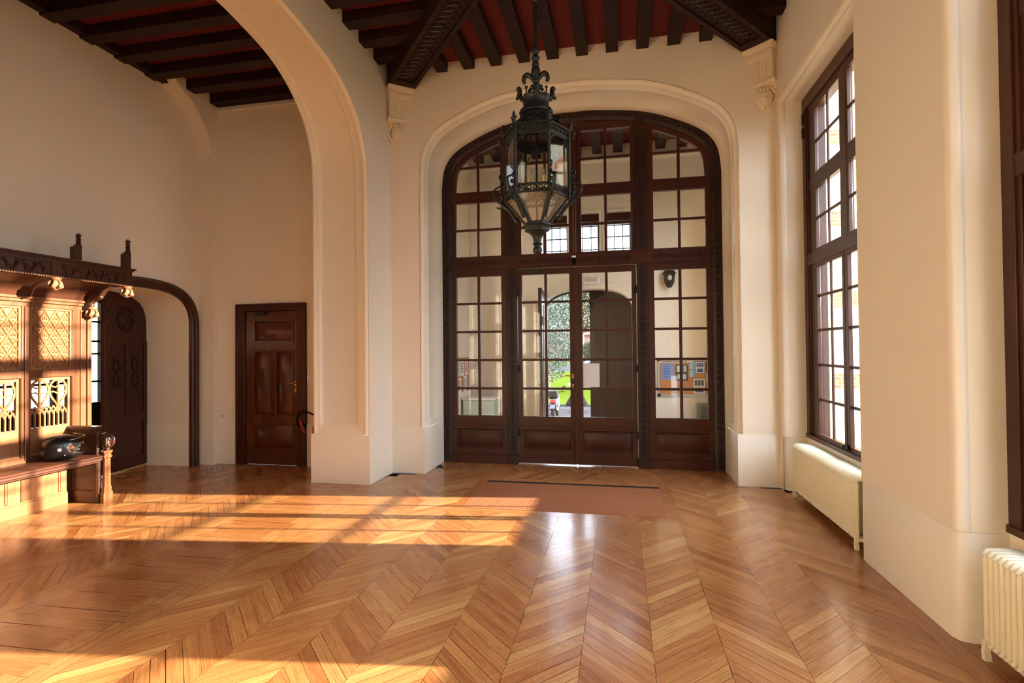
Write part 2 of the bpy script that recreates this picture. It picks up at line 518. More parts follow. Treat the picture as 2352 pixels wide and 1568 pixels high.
XA, XH = -2.83, -3.54       # arch wall faces
XR, XW = 1.72, 1.95         # window wall face, window recess
YB, YD = 6.29, 7.0          # door wall, glazed screen
YH = 6.41                   # hall end wall
XL, XLF = -5.694, -5.47     # hall side wall (recess and front plane)
BH = .574                   # plinth height
YN = -6.0                   # wall behind the camera
XC = -.553
ZT = 5.14
INNER = [(0,4.672),(.34,4.663),(.95,4.576),(1.52,4.342),(1.77,4.10),(1.834,3.75),(1.834,3.4)]
# ------------------------------------------------------------------ floor
def clip(poly, r):
    x0, x1, y0, y1 = r
    for ax, lim, sg in ((0,x0,1),(0,x1,-1),(1,y0,1),(1,y1,-1)):
        out = []
        for i in range(len(poly)):
            a, b = poly[i-1], poly[i]
            ia, ib = sg*(a[ax]-lim) >= -1e-9, sg*(b[ax]-lim) >= -1e-9
            if ia != ib:
                t = (lim-a[ax])/(b[ax]-a[ax]); out.append((a[0]+t*(b[0]-a[0]), a[1]+t*(b[1]-a[1])))
            if ib: out.append(b)
        poly = out
        if len(poly) < 3: return []
    return poly
def make_floor():
    V, Fc, val, uvs = [], [], [], []
    def put(poly, tone, ang):
        if len(poly) < 3: return
        g = random.choice([.0006, .0008, .001, .0013, .0018])
        cx = sum(p[0] for p in poly)/len(poly); cy = sum(p[1] for p in poly)/len(poly)
        ins = []
        n = len(poly)
        for i in range(n):     # inset each edge by g
            a, b, c = poly[i-1], poly[i], poly[(i+1) % n]
            e1 = Vector((b[0]-a[0], b[1]-a[1])); e2 = Vector((c[0]-b[0], c[1]-b[1]))
            if e1.length < 1e-5 or e2.length < 1e-5: ins.append(b); continue
            e1.normalize(); e2.normalize()
            q = (e2-e1)
            if q.length < 1e-3: nq = Vector((-e1.y, e1.x))
            else: nq = q.normalized()
            if nq.dot(Vector((cx-b[0], cy-b[1]))) < 0: nq = -nq
            ins.append((b[0]+nq.x*g*1.4, b[1]+nq.y*g*1.4))
        base = len(V); V.extend((p[0], p[1], 0) for p in ins)
        Fc.append(tuple(range(base, base+n))); val.append(tone)
        ca, sa = math.cos(ang), math.sin(ang); ou, ov = random.random()*50, random.random()*50
        uvs.append([(p[0]*ca+p[1]*sa+ou, -p[0]*sa+p[1]*ca+ov) for p in ins])
    def chevron(xs, pitch, rise, rects, ylo, yhi, first, tone0=.5):
        for i in range(len(xs)-1):
            x0, x1 = xs[i], xs[i+1]
            sgn = first if i % 2 == 0 else -first
            r = rise*sgn*(x1-x0)/.357
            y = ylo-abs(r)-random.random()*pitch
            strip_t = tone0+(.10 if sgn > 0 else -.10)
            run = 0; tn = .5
            while y < yhi+abs(r):
                pw = pitch*random.choice([.88, 1, 1, 1.1])
                tn = min(1, max(0, random.gauss(strip_t, .2)))
                poly = [(x0,y),(x1,y+r),(x1,y+r+pw),(x0,y+pw)]
                for rc in rects:
                    rr = (max(x0, rc[0]), min(x1, rc[1]), rc[2], rc[3])
                    if rr[0] < rr[1]: put(clip(poly, rr), tn, math.atan2(r, x1-x0))
                y += pw
    # the bay
    xs = [-2.69]+[-2.335+.357*k for k in range(12)]
    xs[-1] = 1.60
    xs = xs[:12]+[1.60] if xs[-1] < xs[-2] else xs
    xs = [-2.69, -2.335, -1.985, -1.63, -1.275, -.92, -.563, -.205, .152, .507, .868, 1.225, 1.60]
    rects = [(-2.69,1.60,-6,4.9),(-2.69,-1.63,4.9,6.08),(.52,1.60,4.9,6.08)]
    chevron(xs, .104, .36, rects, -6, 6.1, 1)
    # threshold strip in the doorway
    def row(x0, x1, y0, y1, pw, ang):
        x = x0-(y1-y0)*math.tan(ang)
        while x < x1:
            dx = (y1-y0)*math.tan(ang)
            put(clip([(x,y0),(x+pw,y0),(x+pw+dx,y1),(x+dx,y1)], (x0,x1,y0,y1)), random.gauss(.32,.15), math.atan2(y1-y0, dx))
            x += pw
    row(-2.5, 1.5, 6.20, 6.60, .09, .5); row(-2.5, 1.5, 6.60, 7.05, .09, -.5)
    # boards along the X direction and along the Y direction
    def boards_x(x0, x1, y0, y1, tone=.35):
        x = x0
        while x < x1-.01:
            l = min(random.uniform(1.0, 2.2), x1-x); put([(x,y0),(x+l,y0),(x+l,y1),(x,y1)], random.gauss(tone,.07), 0); x += l
    def boards_y(x0, x1, y0, y1, tone=.35):
        y = y0
        while y < y1-.01:
            l = min(random.uniform(1.0, 2.2), y1-y); put([(x0,y),(x1,y),(x1,y+l),(x0,y+l)], random.gauss(tone,.07), PI/2); y += l
    boards_x(-2.9, 1.8, 6.08, 6.20, .4)
    boards_x(-1.63, .52, 4.90, 5.0, .45); boards_y(-1.63,-1.53,5.0,6.08,.3); boards_y(.41,.52,5.0,6.08,.3)
    boards_y(1.60, 1.72, -6, 6.08, .2)
    boards_y(1.72, 1.96, -6, 6.2, .05)
    boards_y(-2.80,-2.69,-6,6.2,.6)
    # archway threshold: short boards laid across, toothed ends
    boards_y(-3.72,-3.60,1.0,6.42,.6)
    y = 1.0; k = 0
    while y < 5.7:
        a = -3.50+(.055 if k % 2 else -.02)+random.uniform(-.01,.01); b = -2.92+(.07 if (k//2) % 2 else -.02)
        t = min(1, max(0, random.gauss(.28,.1)))
        put([(a,y),(b,y+.02),(b,y+.122),(a,y+.102)], t, .03)
        put([(-3.60,y),(a,y),(a,y+.102),(-3.60,y+.102)], .62, PI/2)
        put([(b,y+.02),(-2.80,y+.02),(-2.80,y+.122),(b,y+.122)], .62, PI/2)
        y += .102; k += 1
    # hall
    xs = [-5.70+.33*k for k in range(7)]; xs[-1] = -3.72
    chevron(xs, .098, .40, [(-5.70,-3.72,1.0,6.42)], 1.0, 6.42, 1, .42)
    # passage beyond the left wall
    xs = [-9.6+.39*k for k in range(11)]; xs[-1] = -5.70
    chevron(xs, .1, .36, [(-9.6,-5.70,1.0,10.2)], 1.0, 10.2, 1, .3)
    me = bpy.data.meshes.new('floor'); me.from_pydata(V, [], Fc)
    at = me.attributes.new('plank', 'FLOAT', 'FACE')
    for i, t in enumerate(val): at.data[i].value = min(1, max(0, t))
    uv = me.uv_layers.new(name='grain')
    i = 0
    for U in uvs:
        for q in U: uv.data[i].uv = q; i += 1
    me.materials.append(M['parquet'])
    o = bpy.data.objects.new('floor', me); COL.objects.link(o); st(o)
    m = MB(); m.box(-9.6, 2.0, -6.1, 7.06, -.12, -.006); m.box(-9.6,-5.6,6.9,10.3,-.12,-.006)
    st(m.build('floor', 'subfloor', o))
make_floor()

# ------------------------------------------------------------------ door wall
outer_z = arch(XC, INNER, 0)
bead = []
for k in range(9):
    a = -PI/2+PI*k/8*1.0
inner_path = arch(XC, INNER, BH)
w = MB()
rim = [(p[0]+0, p[1]) for p in inner_path]
# wall face: opening 0.075 larger than the inner curve
def offset(path, n):
    t = MB(); t.sweep(path, [(n,0),(n,0)], TXY); return [(v[0], v[2]) for v in t.v[::2]]
rimp = offset(inner_path, .062)
rimp0 = [(rimp[0][0], 0)]+rimp+[(rimp[-1][0], 0)]
w.holed(XA, XR+.05, 0, ZT+.1, rimp0, TXY, YB)
wall_back = st(w.build('wall_back', 'plaster'))
def bead_pts(n0, d0, r, k=7, sx=1, sy=1):
    return [(n0+sx*r*math.cos(PI/2*j/(k-1)), d0+sy*r*math.sin(PI/2*j/(k-1))) for j in range(k)]
# section round the archway: groove, roll, cavetto, panelled reveal
sec = [(.062,YB),(.060,YB+.012),(.052,YB+.012),(.050,YB-.006)]
sec += [(.050-.036*(1-math.cos(PI/2*j/6)), YB-.006+.052*math.sin(PI/2*j/6)) for j in range(1,7)]
sec += [(.014,YB+.06),(.012,YB+.075),(.012,YB+.14),(.002,YB+.15),(.002,YB+.155)]
top_sec = sec+[(.03,YB+.20),(.046,YB+.27),(.05,YB+.36),(.046,YB+.46),(.02,YB+.56),(.0,YB+.60),(0,YD+.02)]
low_sec = sec+[(.002,YB+.20),(.002,YB+.27),(.002,YB+.36),(.002,YB+.46),(.0,YB+.56),(.0,YB+.60),(0,YD+.02)]
a = MB()
zc = .68
cut = [p for p in inner_path if p[1] > zc]
cut = [(cut[0][0], zc)]+cut+[(cut[-1][0], zc)]
a.sweep(cut, top_sec, TXY)
for x, sg in ((inner_path[0][0], 1), (inner_path[-1][0], -1)):
    pth = [(x, BH), (x, zc-.03)] if sg == 1 else [(x, zc-.03), (x, BH)]
    a.sweep(pth, low_sec, TXY)
    # sloping sill of the sunk panel
    k = len(low_sec); b = len(a.v)
    for sc_, z in ((low_sec, zc-.03), (top_sec, zc)):
        for c in sc_: a.v.append((x-sg*c[0], c[1], z))
    for j in range(k-1): a.f.append((b+j, b+j+1, b+k+j+1, b+k+j))
st(a.build('trim_1', 'paint', wall_back))
def plinth(pts, name='baseboard_back', h=BH, parent=None):
    """vertical faces along an XY polyline with a small sloped top, thickness to the left of travel"""
    p = MB()
    P = [Vector(q) for q in pts]; m = len(P); N = []
    for i in range(m):
        na = (P[i]-P[i-1]).normalized() if i else None; nb = (P[i+1]-P[i]).normalized() if i < m-1 else None
        A = Vector((-na.y, na.x)) if na is not None else None; B = Vector((-nb.y, nb.x)) if nb is not None else None
        q = A if B is None else B if A is None else (A+B)/max(.3, (A+B).length)*2/max(.5, (A+B).length)
        N.append(q)
    for i in range(m):
        for off, z in ((0,0),(0,h-.008),(.008,h),(.05,h)):
            q = P[i]+N[i]*off; p.v.append((q.x, q.y, z))
    for i in range(m-1):
        for j in range(3): p.f.append((i*4+j, (i+1)*4+j, (i+1)*4+j+1, i*4+j+1))
    return st(p.build(name, 'paint', parent))
# ------------------------------------------------------------------ arch wall
YC = 3.73
OUT = [(0,4.60),(.35,4.585),(.68,4.555),(1.134,4.475),(1.485,4.32),(1.757,4.083),(1.895,3.75),(1.93,3.4)]
INN = [(0,4.74),(.35,4.73),(.68,4.70),(1.134,4.615),(1.485,4.44),(1.757,4.17),(1.895,3.83),(1.93,3.4)]
po, pn = arch(YC, OUT, BH), arch(YC, INN, BH)
w = MB()
w.holed(-.6, YB+.02, 0, ZT+.1, [(po[0][0],0)]+po+[(po[-1][0],0)], TYX, XA)
w.holed(-.6, YH, 0, 5.3, [(pn[0][0],0)]+pn+[(pn[-1][0],0)], TYX, XH)
w.add([(XA,-.6,0),(XH,-.6,0),(XH,-.6,5.3),(XA,-.6,5.3)], [(0,1,2,3)])
w.add([(XA,YN-.1,0),(XA,-.6,0),(XA,-.6,5.3),(XA,YN-.1,5.3)], [(0,1,2,3)])
wall_arch = st(w.build('wall_left', 'plaster'))
L = XA-XH
def T(x): return (XA-x)/L
secA = [(0,XA-.0,0),(0,XA+.004,0)]
secA = [(.0,XA,0),(.004,XA-.012,0),(-.0,XA-.016,0)]
secA += [(0-.012*math.sin(PI*j/6), XA-.016-.06*j/6, T(XA-.016-.06*j/6)) for j in range(7)]
secA += [(.004,XA-.085,T(XA-.085)),(.004,XA-.15,T(XA-.15))]
secP = secA+[(.012,XA-.155,.22),(.03,XA-.175,.25),(.036,XA-.2,.28),(.036,XH+.115,.84),(.03,XH+.095,.87),(.008,XH+.085,.88),(.004,XH+.08,.89),(.004,XH+.03,.96),(-.006,XH+.02,.97),(0,XH,1)]
secL = secA+[(.004,XA-.155,.22),(.004,XA-.175,.25),(.004,XA-.2,.28),(.004,XH+.115,.84),(.004,XH+.095,.87),(.004,XH+.085,.88),(.004,XH+.08,.89),(.004,XH+.03,.96),(-.006,XH+.02,.97),(0,XH,1)]
a = MB(); zc = .70
def cutp(path):
    c = [p for p in path if p[1] > zc]; return [(c[0][0], zc)]+c+[(c[-1][0], zc)]
a.sweep(cutp(po), secP, TYX, cutp(pn))
x = po[-1][0]
a.sweep([(x, zc-.03),(x, BH)], secL, TYX, [(x, zc-.03),(x, BH)])
b = len(a.v); k = len(secL)
for sc_, z in ((secL, zc-.03),(secP, zc)):
    for c in sc_: a.v.append((c[1], x+c[0], z))
for j in range(k-1): a.f.append((b+j, b+j+1, b+k+j+1, b+k+j))
st(a.build('trim_2', 'paint', wall_arch))
plinth([(XH-.03, YH), (XH-.03, 5.650), (XA+.006, 5.650), (XA+.006, YB-.018), (-2.387, YB-.018), (-2.387, YD+.02)], 'baseboard_back')
plinth([(1.281, YD+.02), (1.281, YB-.018), (XR-.006, YB-.018), (XR-.006, 6.255), (XR+.02, 6.19), (XR+.06, 6.14), (XW, 6.135)], 'baseboard_right')

# ------------------------------------------------------------------ window wall
w = MB()
ZH = 4.17
def pier(y0, y1):
    w.add([(XR,y0,0),(XR,y1,0),(XR,y1,5.3),(XR,y0,5.3)], [(0,1,2,3)])
edges = []
for yc in WIN_Y: edges.append((yc-.905, yc+.905))
r = .045
# faces
pier(edges[0][1]+r, YB+.02)
for i in range(len(edges)-1): pier(edges[i+1][1]+r, edges[i][0]-r)
pier(YN-.1, edges[-1][0]-r)
for y0, y1 in edges:
    w.add([(XR,y0-r,ZH+r),(XR,y1+r,ZH+r),(XR,y1+r,5.3),(XR,y0-r,5.3)], [(0,1,2,3)])
    # apron below the window
    w.add([(XW,y0,0),(XW,y1,0),(XW,y1,.585),(XW,y0,.585)], [(0,1,2,3)])
    w.add([(XW,y0,.585),(XW,y1,.585),(XW+.08,y1,.60),(XW+.08,y0,.60)], [(0,1,2,3)])
    # lower splay behind the radiator between plinth faces
wall_right = st(w.build('wall_right', 'plaster'))
a = MB()
for y0, y1 in edges:
    path = [(y0, BH-.0), (y0, ZH), (y1, ZH), (y1, BH-.0)]
    sec = [(r+.012,XR),(r+.010,XR+.010),(r+.002,XR+.010),(r,XR-.003)]
    sec += [(r-r*math.sin(PI/2*j/6), XR-.003+(r+.012)*(1-math.cos(PI/2*j/6))) for j in range(1,7)]
    sec += [(0.004,XR+.062),(.004,XR+.066),(0,XR+.07),(0,XR+.15),(0,XW+.05)]
    a.sweep(path, sec, TYX)
st(a.build('trim_3', 'paint', wall_right))
for i in range(len(edges)-1):
    y1, y0 = edges[i][0], edges[i+1][1]
    plinth([(XW, y1), (XR+.06, y1-.005), (XR+.015, y1-.03), (XR-.006, y1-.075), (XR-.006, y0+.06), (XR+.01, y0+.02), (XR+.06, y0), (XW, y0)], 'baseboard_right', parent=wall_right)
# outer skin of the wall, with its own openings
w = MB()
XO = 2.24
SPL = .13
ys = [YN-.1]
for y0, y1 in edges[::-1]: ys += [y0+.02-SPL, y1-.02+SPL]
ys += [6.29+.5]
for i in range(0, len(ys), 2):
    w.add([(XO,ys[i],-1.4),(XO,ys[i+1],-1.4),(XO,ys[i+1],5.6),(XO,ys[i],5.6)], [(0,1,2,3)])
for y0, y1 in edges:
    y0 += .02; y1 -= .02; q0, q1 = y0-SPL, y1+SPL
    w.add([(XO,q0,-1.4),(XO,q1,-1.4),(XO,q1,.5),(XO,q0,.5)], [(0,1,2,3)])
    w.add([(XO,q0,4.22),(XO,q1,4.22),(XO,q1,5.6),(XO,q0,5.6)], [(0,1,2,3)])
    w.add([(2.09,y0,.58),(2.09,y1,.58),(XO,q1,.5),(XO,q0,.5)], [(0,1,2,3)])
    for y, q in ((y0, q0), (y1, q1)): w.add([(2.08,y,.5),(XO,q,.5),(XO,q,4.22),(2.08,y,4.12)], [(0,1,2,3)])
    w.add([(2.08,y0,4.12),(2.08,y1,4.12),(XO,q1,4.22),(XO,q0,4.22)], [(0,1,2,3)])
w.add([(XR,YB,5.4),(XO,YB,5.4),(XO,YN,5.4),(XR,YN,5.4)], [(0,1,2,3)])
w.add([(1.75,6.79,-1.4),(XO,6.79,-1.4),(XO,6.79,5.6),(1.75,6.79,5.6)], [(0,1,2,3)])
st(w.build('wall_right_outer', 'brick', wall_right))

def make_window(idx, yc):
    root = st(empty('window_%d' % idx, (0, yc, 0)))
    X0 = XW-.004
    y0, y1 = -.905, .905
    C0 = -.09                                   # the casements sit a little off the middle of the recess
    f = MB()
    f.box(X0,X0+.13,y0,C0-.72,.58,ZH); f.box(X0,X0+.13,y1-.09,y1,.58,ZH)
    f.box(X0+.025,X0+.13,C0+.72,y1-.05,.62,ZH); f.box(X0+.012,X0+.06,y1-.12,y1-.085,.62,ZH)
    f.box(X0,X0+.13,y0,y1,4.04,ZH); f.box(X0+.02,X0+.13,y0,y1,3.985,4.06); f.box(X0-.012,X0+.16,y0,y1,.585,.625)
    f.box(X0+.005,X0+.10,y0,y1,2.385,2.50); f.box(X0+.02,X0+.10,y0,y1,3.17,3.27)
    f.box(X0+.015,X0+.075,C0-.06,C0+.06,2.50,4.0)
    f.build('window_frame', 'win', root, bevel=.004)
    xg = X0+.035
    for s in (-1, 1):
        a0, a1 = (C0+.006, C0+.725) if s > 0 else (C0-.725, C0-.006)
        c = MB()
        def cas(c, b0, b1, z0, z1, sw, xa, xb, zs):
            c.box(xa,xb,b0,b0+sw,z0,z1); c.box(xa,xb,b1-sw,b1,z0,z1); c.box(xa,xb,b0,b1,z0,z0+sw); c.box(xa,xb,b0,b1,z1-sw*.8,z1)
            mid = (b0+b1)/2
            c.box(xg-.010,xg+.008,mid-.012,mid+.012,z0,z1)
            for z in zs: c.box(xg-.010,xg+.008,b0+.01,b1-.01,z-.013,z+.013)
        cas(c, a0, a1, .615, 2.385, .052, X0+.008, X0+.045, (1.010,1.358,1.706,2.052))
        co = c.build('casement', 'win', root, bevel=.003)
        g = MB(); g.add([(xg,a0+.03,.64),(xg,a1-.03,.64),(xg,a1-.03,2.36),(xg,a0+.03,2.36)], [(0,1,2,3)])
        g.build('window_pane', 'glass', co)
        for zz0, zz1, zm in ((2.50,3.17,2.84),(3.27,3.985,3.62)):
            c = MB()
            b0, b1 = (C0+.055, C0+.725) if s > 0 else (C0-.725, C0-.055)
            cas(c, b0, b1, zz0, zz1, .032, X0+.018, X0+.05, (zm,))
            co = c.build('fixed_light', 'win', root, bevel=.003)
            g = MB(); g.add([(xg,b0+.02,zz0+.01),(xg,b1-.02,zz0+.01),(xg,b1-.02,zz1-.01),(xg,b0+.02,zz1-.01)], [(0,1,2,3)])
            g.build('window_pane', 'glass', co)
    h = MB()
    h.ball((X0-.015,C0-.01,.655), .028, 10, 6); h.tube([(X0-.01,C0,.657),(X0-.03,C0-.07,.645)], .012, 6)
    h.build('bolt_handle', 'iron_dark', root)
    h = MB()
    for z in (3.95, 3.80): h.box(X0-.015,X0+.02,y1-.06,y1-.03,z-.05,z+.05)
    h.build('hinge', 'iron_dark', root)
for i, y in enumerate(WIN_Y): make_window(i+1, y)

# ------------------------------------------------------------------ walls beyond, ceilings
def wp(mb, name, mat, root, **k):
    """part modelled in world coordinates under an empty that only has a location"""
    o = mb.build(name, mat, root, **k)
    o.location = -root.location
    return o
def quad(m, *P): m.add(P, [tuple(range(len(P)))])
w = MB()
ARC = [(0,2.345),(.13,2.342),(.30,2.328),(.457,2.296),(.60,2.225),(.69,2.12),(.73,1.98),(.735,1.8)]
ap = arch(5.44, ARC, 0)
w.holed(4.62, 6.31, 0, 5.2, ap, TYX, XL)
quad(w,(XL,1,0),(XL,2.3,0),(XL,2.3,5.2),(XL,1,5.2)); quad(w,(XL,4.5,0),(XL,4.62,0),(XL,4.62,5.2),(XL,4.5,5.2))
quad(w,(XL,2.3,0),(XL,4.5,0),(XL,4.5,.65),(XL,2.3,.65)); quad(w,(XL,2.3,1.36),(XL,4.5,1.36),(XL,4.5,5.2),(XL,2.3,5.2))
XB2 = -6.41
w.holed(ap[0][0], 6.41, 0, 3.2, ap, TYX, XB2-.1); quad(w,(XB2-.1,4.62,1.62),(XB2-.1,ap[0][0],1.62),(XB2-.1,ap[0][0],3.2),(XB2-.1,4.62,3.2))
quad(w,(XB2-.1,1,0),(XB2-.1,2.3,0),(XB2-.1,2.3,3.2),(XB2-.1,1,3.2)); quad(w,(XB2-.1,4.5,1.6),(XB2-.1,4.62,1.6),(XB2-.1,4.62,3.2),(XB2-.1,4.5,3.2))
quad(w,(XB2-.1,2.3,0),(XB2-.1,4.5,0),(XB2-.1,4.5,.4),(XB2-.1,2.3,.4)); quad(w,(XB2-.1,2.3,1.6),(XB2-.1,4.5,1.6),(XB2-.1,4.5,3.2),(XB2-.1,2.3,3.2))
# the jamb beside the settle is thin up to the height of the tracery
i0 = next(i for i, p in enumerate(ap) if p[1] > 1.65)
w.sweep([ap[0], (ap[0][0], 1.62)], [(0,XL),(0,XL-.06)], TYX)
w.sweep([(ap[0][0], 1.62)]+ap[i0:], [(0,XL),(0,XB2-.1)], TYX)
# front plane with the tall blind arch
BL = [(0,5.32),(.5,5.27),(.86,5.12),(1.05,4.95),(1.26,4.84),(1.404,4.71),(1.52,4.54),(1.59,4.34),(1.615,4.11),(1.62,3.7)]
bp = arch(4.69, [(0,5.6),(.5,5.5),(.80,5.2),(1.046,4.971),(1.257,4.856),(1.404,4.718),(1.518,4.558),(1.596,4.349),(1.618,4.116),(1.62,3.6)], 0)
far = [p for p in bp if p[0] > 5.3]
w.holed(far[0][0], YH, 0, 5.6, far, TYX, XLF)
w.sweep(far, [(0,XLF),(0,XL)], TYX)
wl = st(w.build('wall_left', 'plaster'))
plinth([(XB2, 6.165), (XL-.03, 6.165)], 'baseboard_left', parent=wl)
plinth([(XL-.02, 6.295), (XLF+.01, 6.295), (XLF+.01, YH-.012), (-5.155, YH-.012)], 'baseboard_left', parent=wl)
plinth([(-4.118, YH-.012), (XH, YH-.012)], 'baseboard_left', parent=wl)
# thin ledge line above the arched opening
a = MB(); a.sweep(arch(5.44, [(d*1.0+(.22 if d > .5 else .22*d/.5), z+.19) for d, z in ARC], 2.1), [(0,XL),(.0,XL+.006),(-.02,XL+.006),(-.02,XL)], TYX)
st(a.build('trim_4', 'plaster', wl))
# hall end wall
w = MB()
quad(w,(XLF,YH,0),(-5.15,YH,0),(-5.15,YH,5.2),(XLF,YH,5.2)); quad(w,(-4.125,YH,0),(XH,YH,0),(XH,YH,5.2),(-4.125,YH,5.2))
quad(w,(-5.15,YH,2.17),(-4.125,YH,2.17),(-4.125,YH,5.2),(-5.15,YH,5.2))
w.box(XLF,XH,YH-.025,YH,4.90,4.925)
wh = st(w.build('wall_back', 'plaster'))
# walls behind the camera and the rest of the shell
w = MB()
quad(w,(-5.8,1.0,0),(XH,1.0,0),(XH,1.0,5.3),(-5.8,1.0,5.3))
quad(w,(XA-.2,YN,0),(XR+.1,YN,0),(XR+.1,YN,5.3),(XA-.2,YN,5.3))
st(w.build('wall_front', 'plaster'))
w = MB()
quad(w,(-10,.9,5.6),(XO,.9,5.6),(XO,7.1,5.6),(-10,7.1,5.6)); quad(w,(XA-.1,YN-.1,5.5),(XO,YN-.1,5.5),(XO,7.1,5.5),(XA-.1,7.1,5.5))
quad(w,(XH,YB+.05,5.1),(XO,YB+.05,5.1),(XO,YB+.05,5.7),(XH,YB+.05,5.7))
quad(w,(-10,.9,5.6),(-10,.9,-.1),(XH,.9,-.1),(XH,.9,5.6))
st(w.build('ceiling', 'plaster'))
c = MB(); quad(c,(XA,YN,ZT),(XR,YN,ZT),(XR,YB,ZT),(XA,YB,ZT)); ceil = st(c.build('ceiling', 'red'))
c = MB(); quad(c,(-5.7,1,5.09),(XH,1,5.09),(XH,YH,5.09),(-5.7,YH,5.09)); st(c.build('ceiling', 'red'))
# bay joists
K = (6.31-3.73)/2.167
def ydiag(x, top=True):
    d = abs(x-XC)*K
    return 3.73+d if top else 3.73-d
def joist(poly, z0, z1, mat, name='ceiling_joist'):
    m = MB(); n = len(poly)
    m.add([(x,y,z0) for x,y in poly]+[(x,y,z1) for x,y in poly], [tuple(range(n)),tuple(range(n,2*n))[::-1]]+[(i,(i+1)%n,n+(i+1)%n,n+i) for i in range(n)])
    return st(m.build(name, mat, bevel=.006))
x = -.04-.348*6
while x < 1.5:
    a, b = x-.07, x+.07
    joist([(a,ydiag(a)),(b,ydiag(b)),(b,YB+.02),(a,YB+.02)], 5.02, ZT, 'beam_y')
    joist([(a,ydiag(a,0)),(b,ydiag(b,0)),(b,1.17),(a,1.17)], 5.02, ZT, 'beam_y')
    x += .348
for k in range(-6, 7):
    y = 3.73+.36*k; a, b = y-.075, y+.075
    if k == 0: continue
    xa, xb = XC-abs(a-3.73)/K, XC-abs(b-3.73)/K
    joist([(XA-.01,a),(xa,a),(xb,b),(XA-.01,b)], 5.02, ZT, 'beam_x')
    xa, xb = XC+abs(a-3.73)/K, XC+abs(b-3.73)/K
    joist([(xa,a),(XR+.01,a),(XR+.01,b),(xb,b)], 5.02, ZT, 'beam_x')
joist([(XA,1.0),(XR,1.0),(XR,1.3),(XA,1.3)], 4.85, ZT, 'beam_x', 'cross_beam')
y = .7
while y > YN:
    joist([(XA,y-.07),(XR,y-.07),(XR,y+.07),(XA,y+.07)], 5.02, ZT, 'beam_x'); y -= .36
# hall joists
for k in range(-8, 5):
    y = 4.80+.403*k
    if y > YH+.02: break
    joist([(-5.70,y-.15),(XH+.0,y-.15),(XH+.0,y+.0),(-5.70,y+.0)], 4.962, 5.09, 'beam_x')
m = MB(); m.box(-5.694,-5.60,1,5.9,4.985,5.09); st(m.build('wall_plate', 'beam_y'))
# diagonal beams
def diag(cx, cy, idx):
    C = Vector((XC, 3.73, 0)); P = Vector((cx, cy, 0)); d = (C-P).normalized(); s = Vector((-d.y, d.x, 0)); Ln = (C-P).length
    tf = lambda a, b, z: tuple(P+d*a+s*b+Vector((0,0,z)))
    m = MB()
    def bx(a0,a1,b0,b1,z0,z1):
        m.add([tf(a0,b0,z0),tf(a1,b0,z0),tf(a1,b1,z0),tf(a0,b1,z0),tf(a0,b0,z1),tf(a1,b0,z1),tf(a1,b1,z1),tf(a0,b1,z1)],
              [(0,3,2,1),(4,5,6,7),(0,1,5,4),(1,2,6,5),(2,3,7,6),(3,0,4,7)])
    bx(-.12, Ln+.1, -.165, .165, 4.875, ZT)
    bx(-.12, Ln+.1, -.165, -.115, 4.85, 4.88); bx(-.12, Ln+.1, .115, .165, 4.85, 4.88); bx(-.12, .26, -.165, .165, 4.851, 4.88)
    o = st(m.build('diagonal_beam', 'beam_y', bevel=.006))
    c = MB(); a = .32
    while a < Ln:
        for q in (-1, 1):
            c.tube([tf(a+.00,q*.09,4.872), tf(a+.03,q*.05,4.862), tf(a+.06,0,4.866), tf(a+.085,-q*.04,4.870)], [.004,.008,.008,.004], 6)
        c.ball(tf(a+.03, 0, 4.870), .012, 8, 5); a += .095
    c.build('carving', 'carve', o)
for s in (-1, 1):
    for q in (-1, 1): diag(XC+s*2.167, 3.73+q*2.58, 0)
m = MB(); m.lathe([(.16,4.84),(.2,4.86),(.2,4.9)], (XC,3.73,0), 16); m.lathe([(.05,4.80),(.09,4.82),(.10,4.84)], (XC,3.73,0), 16)
st(m.build('ceiling_boss', 'beam_x'))

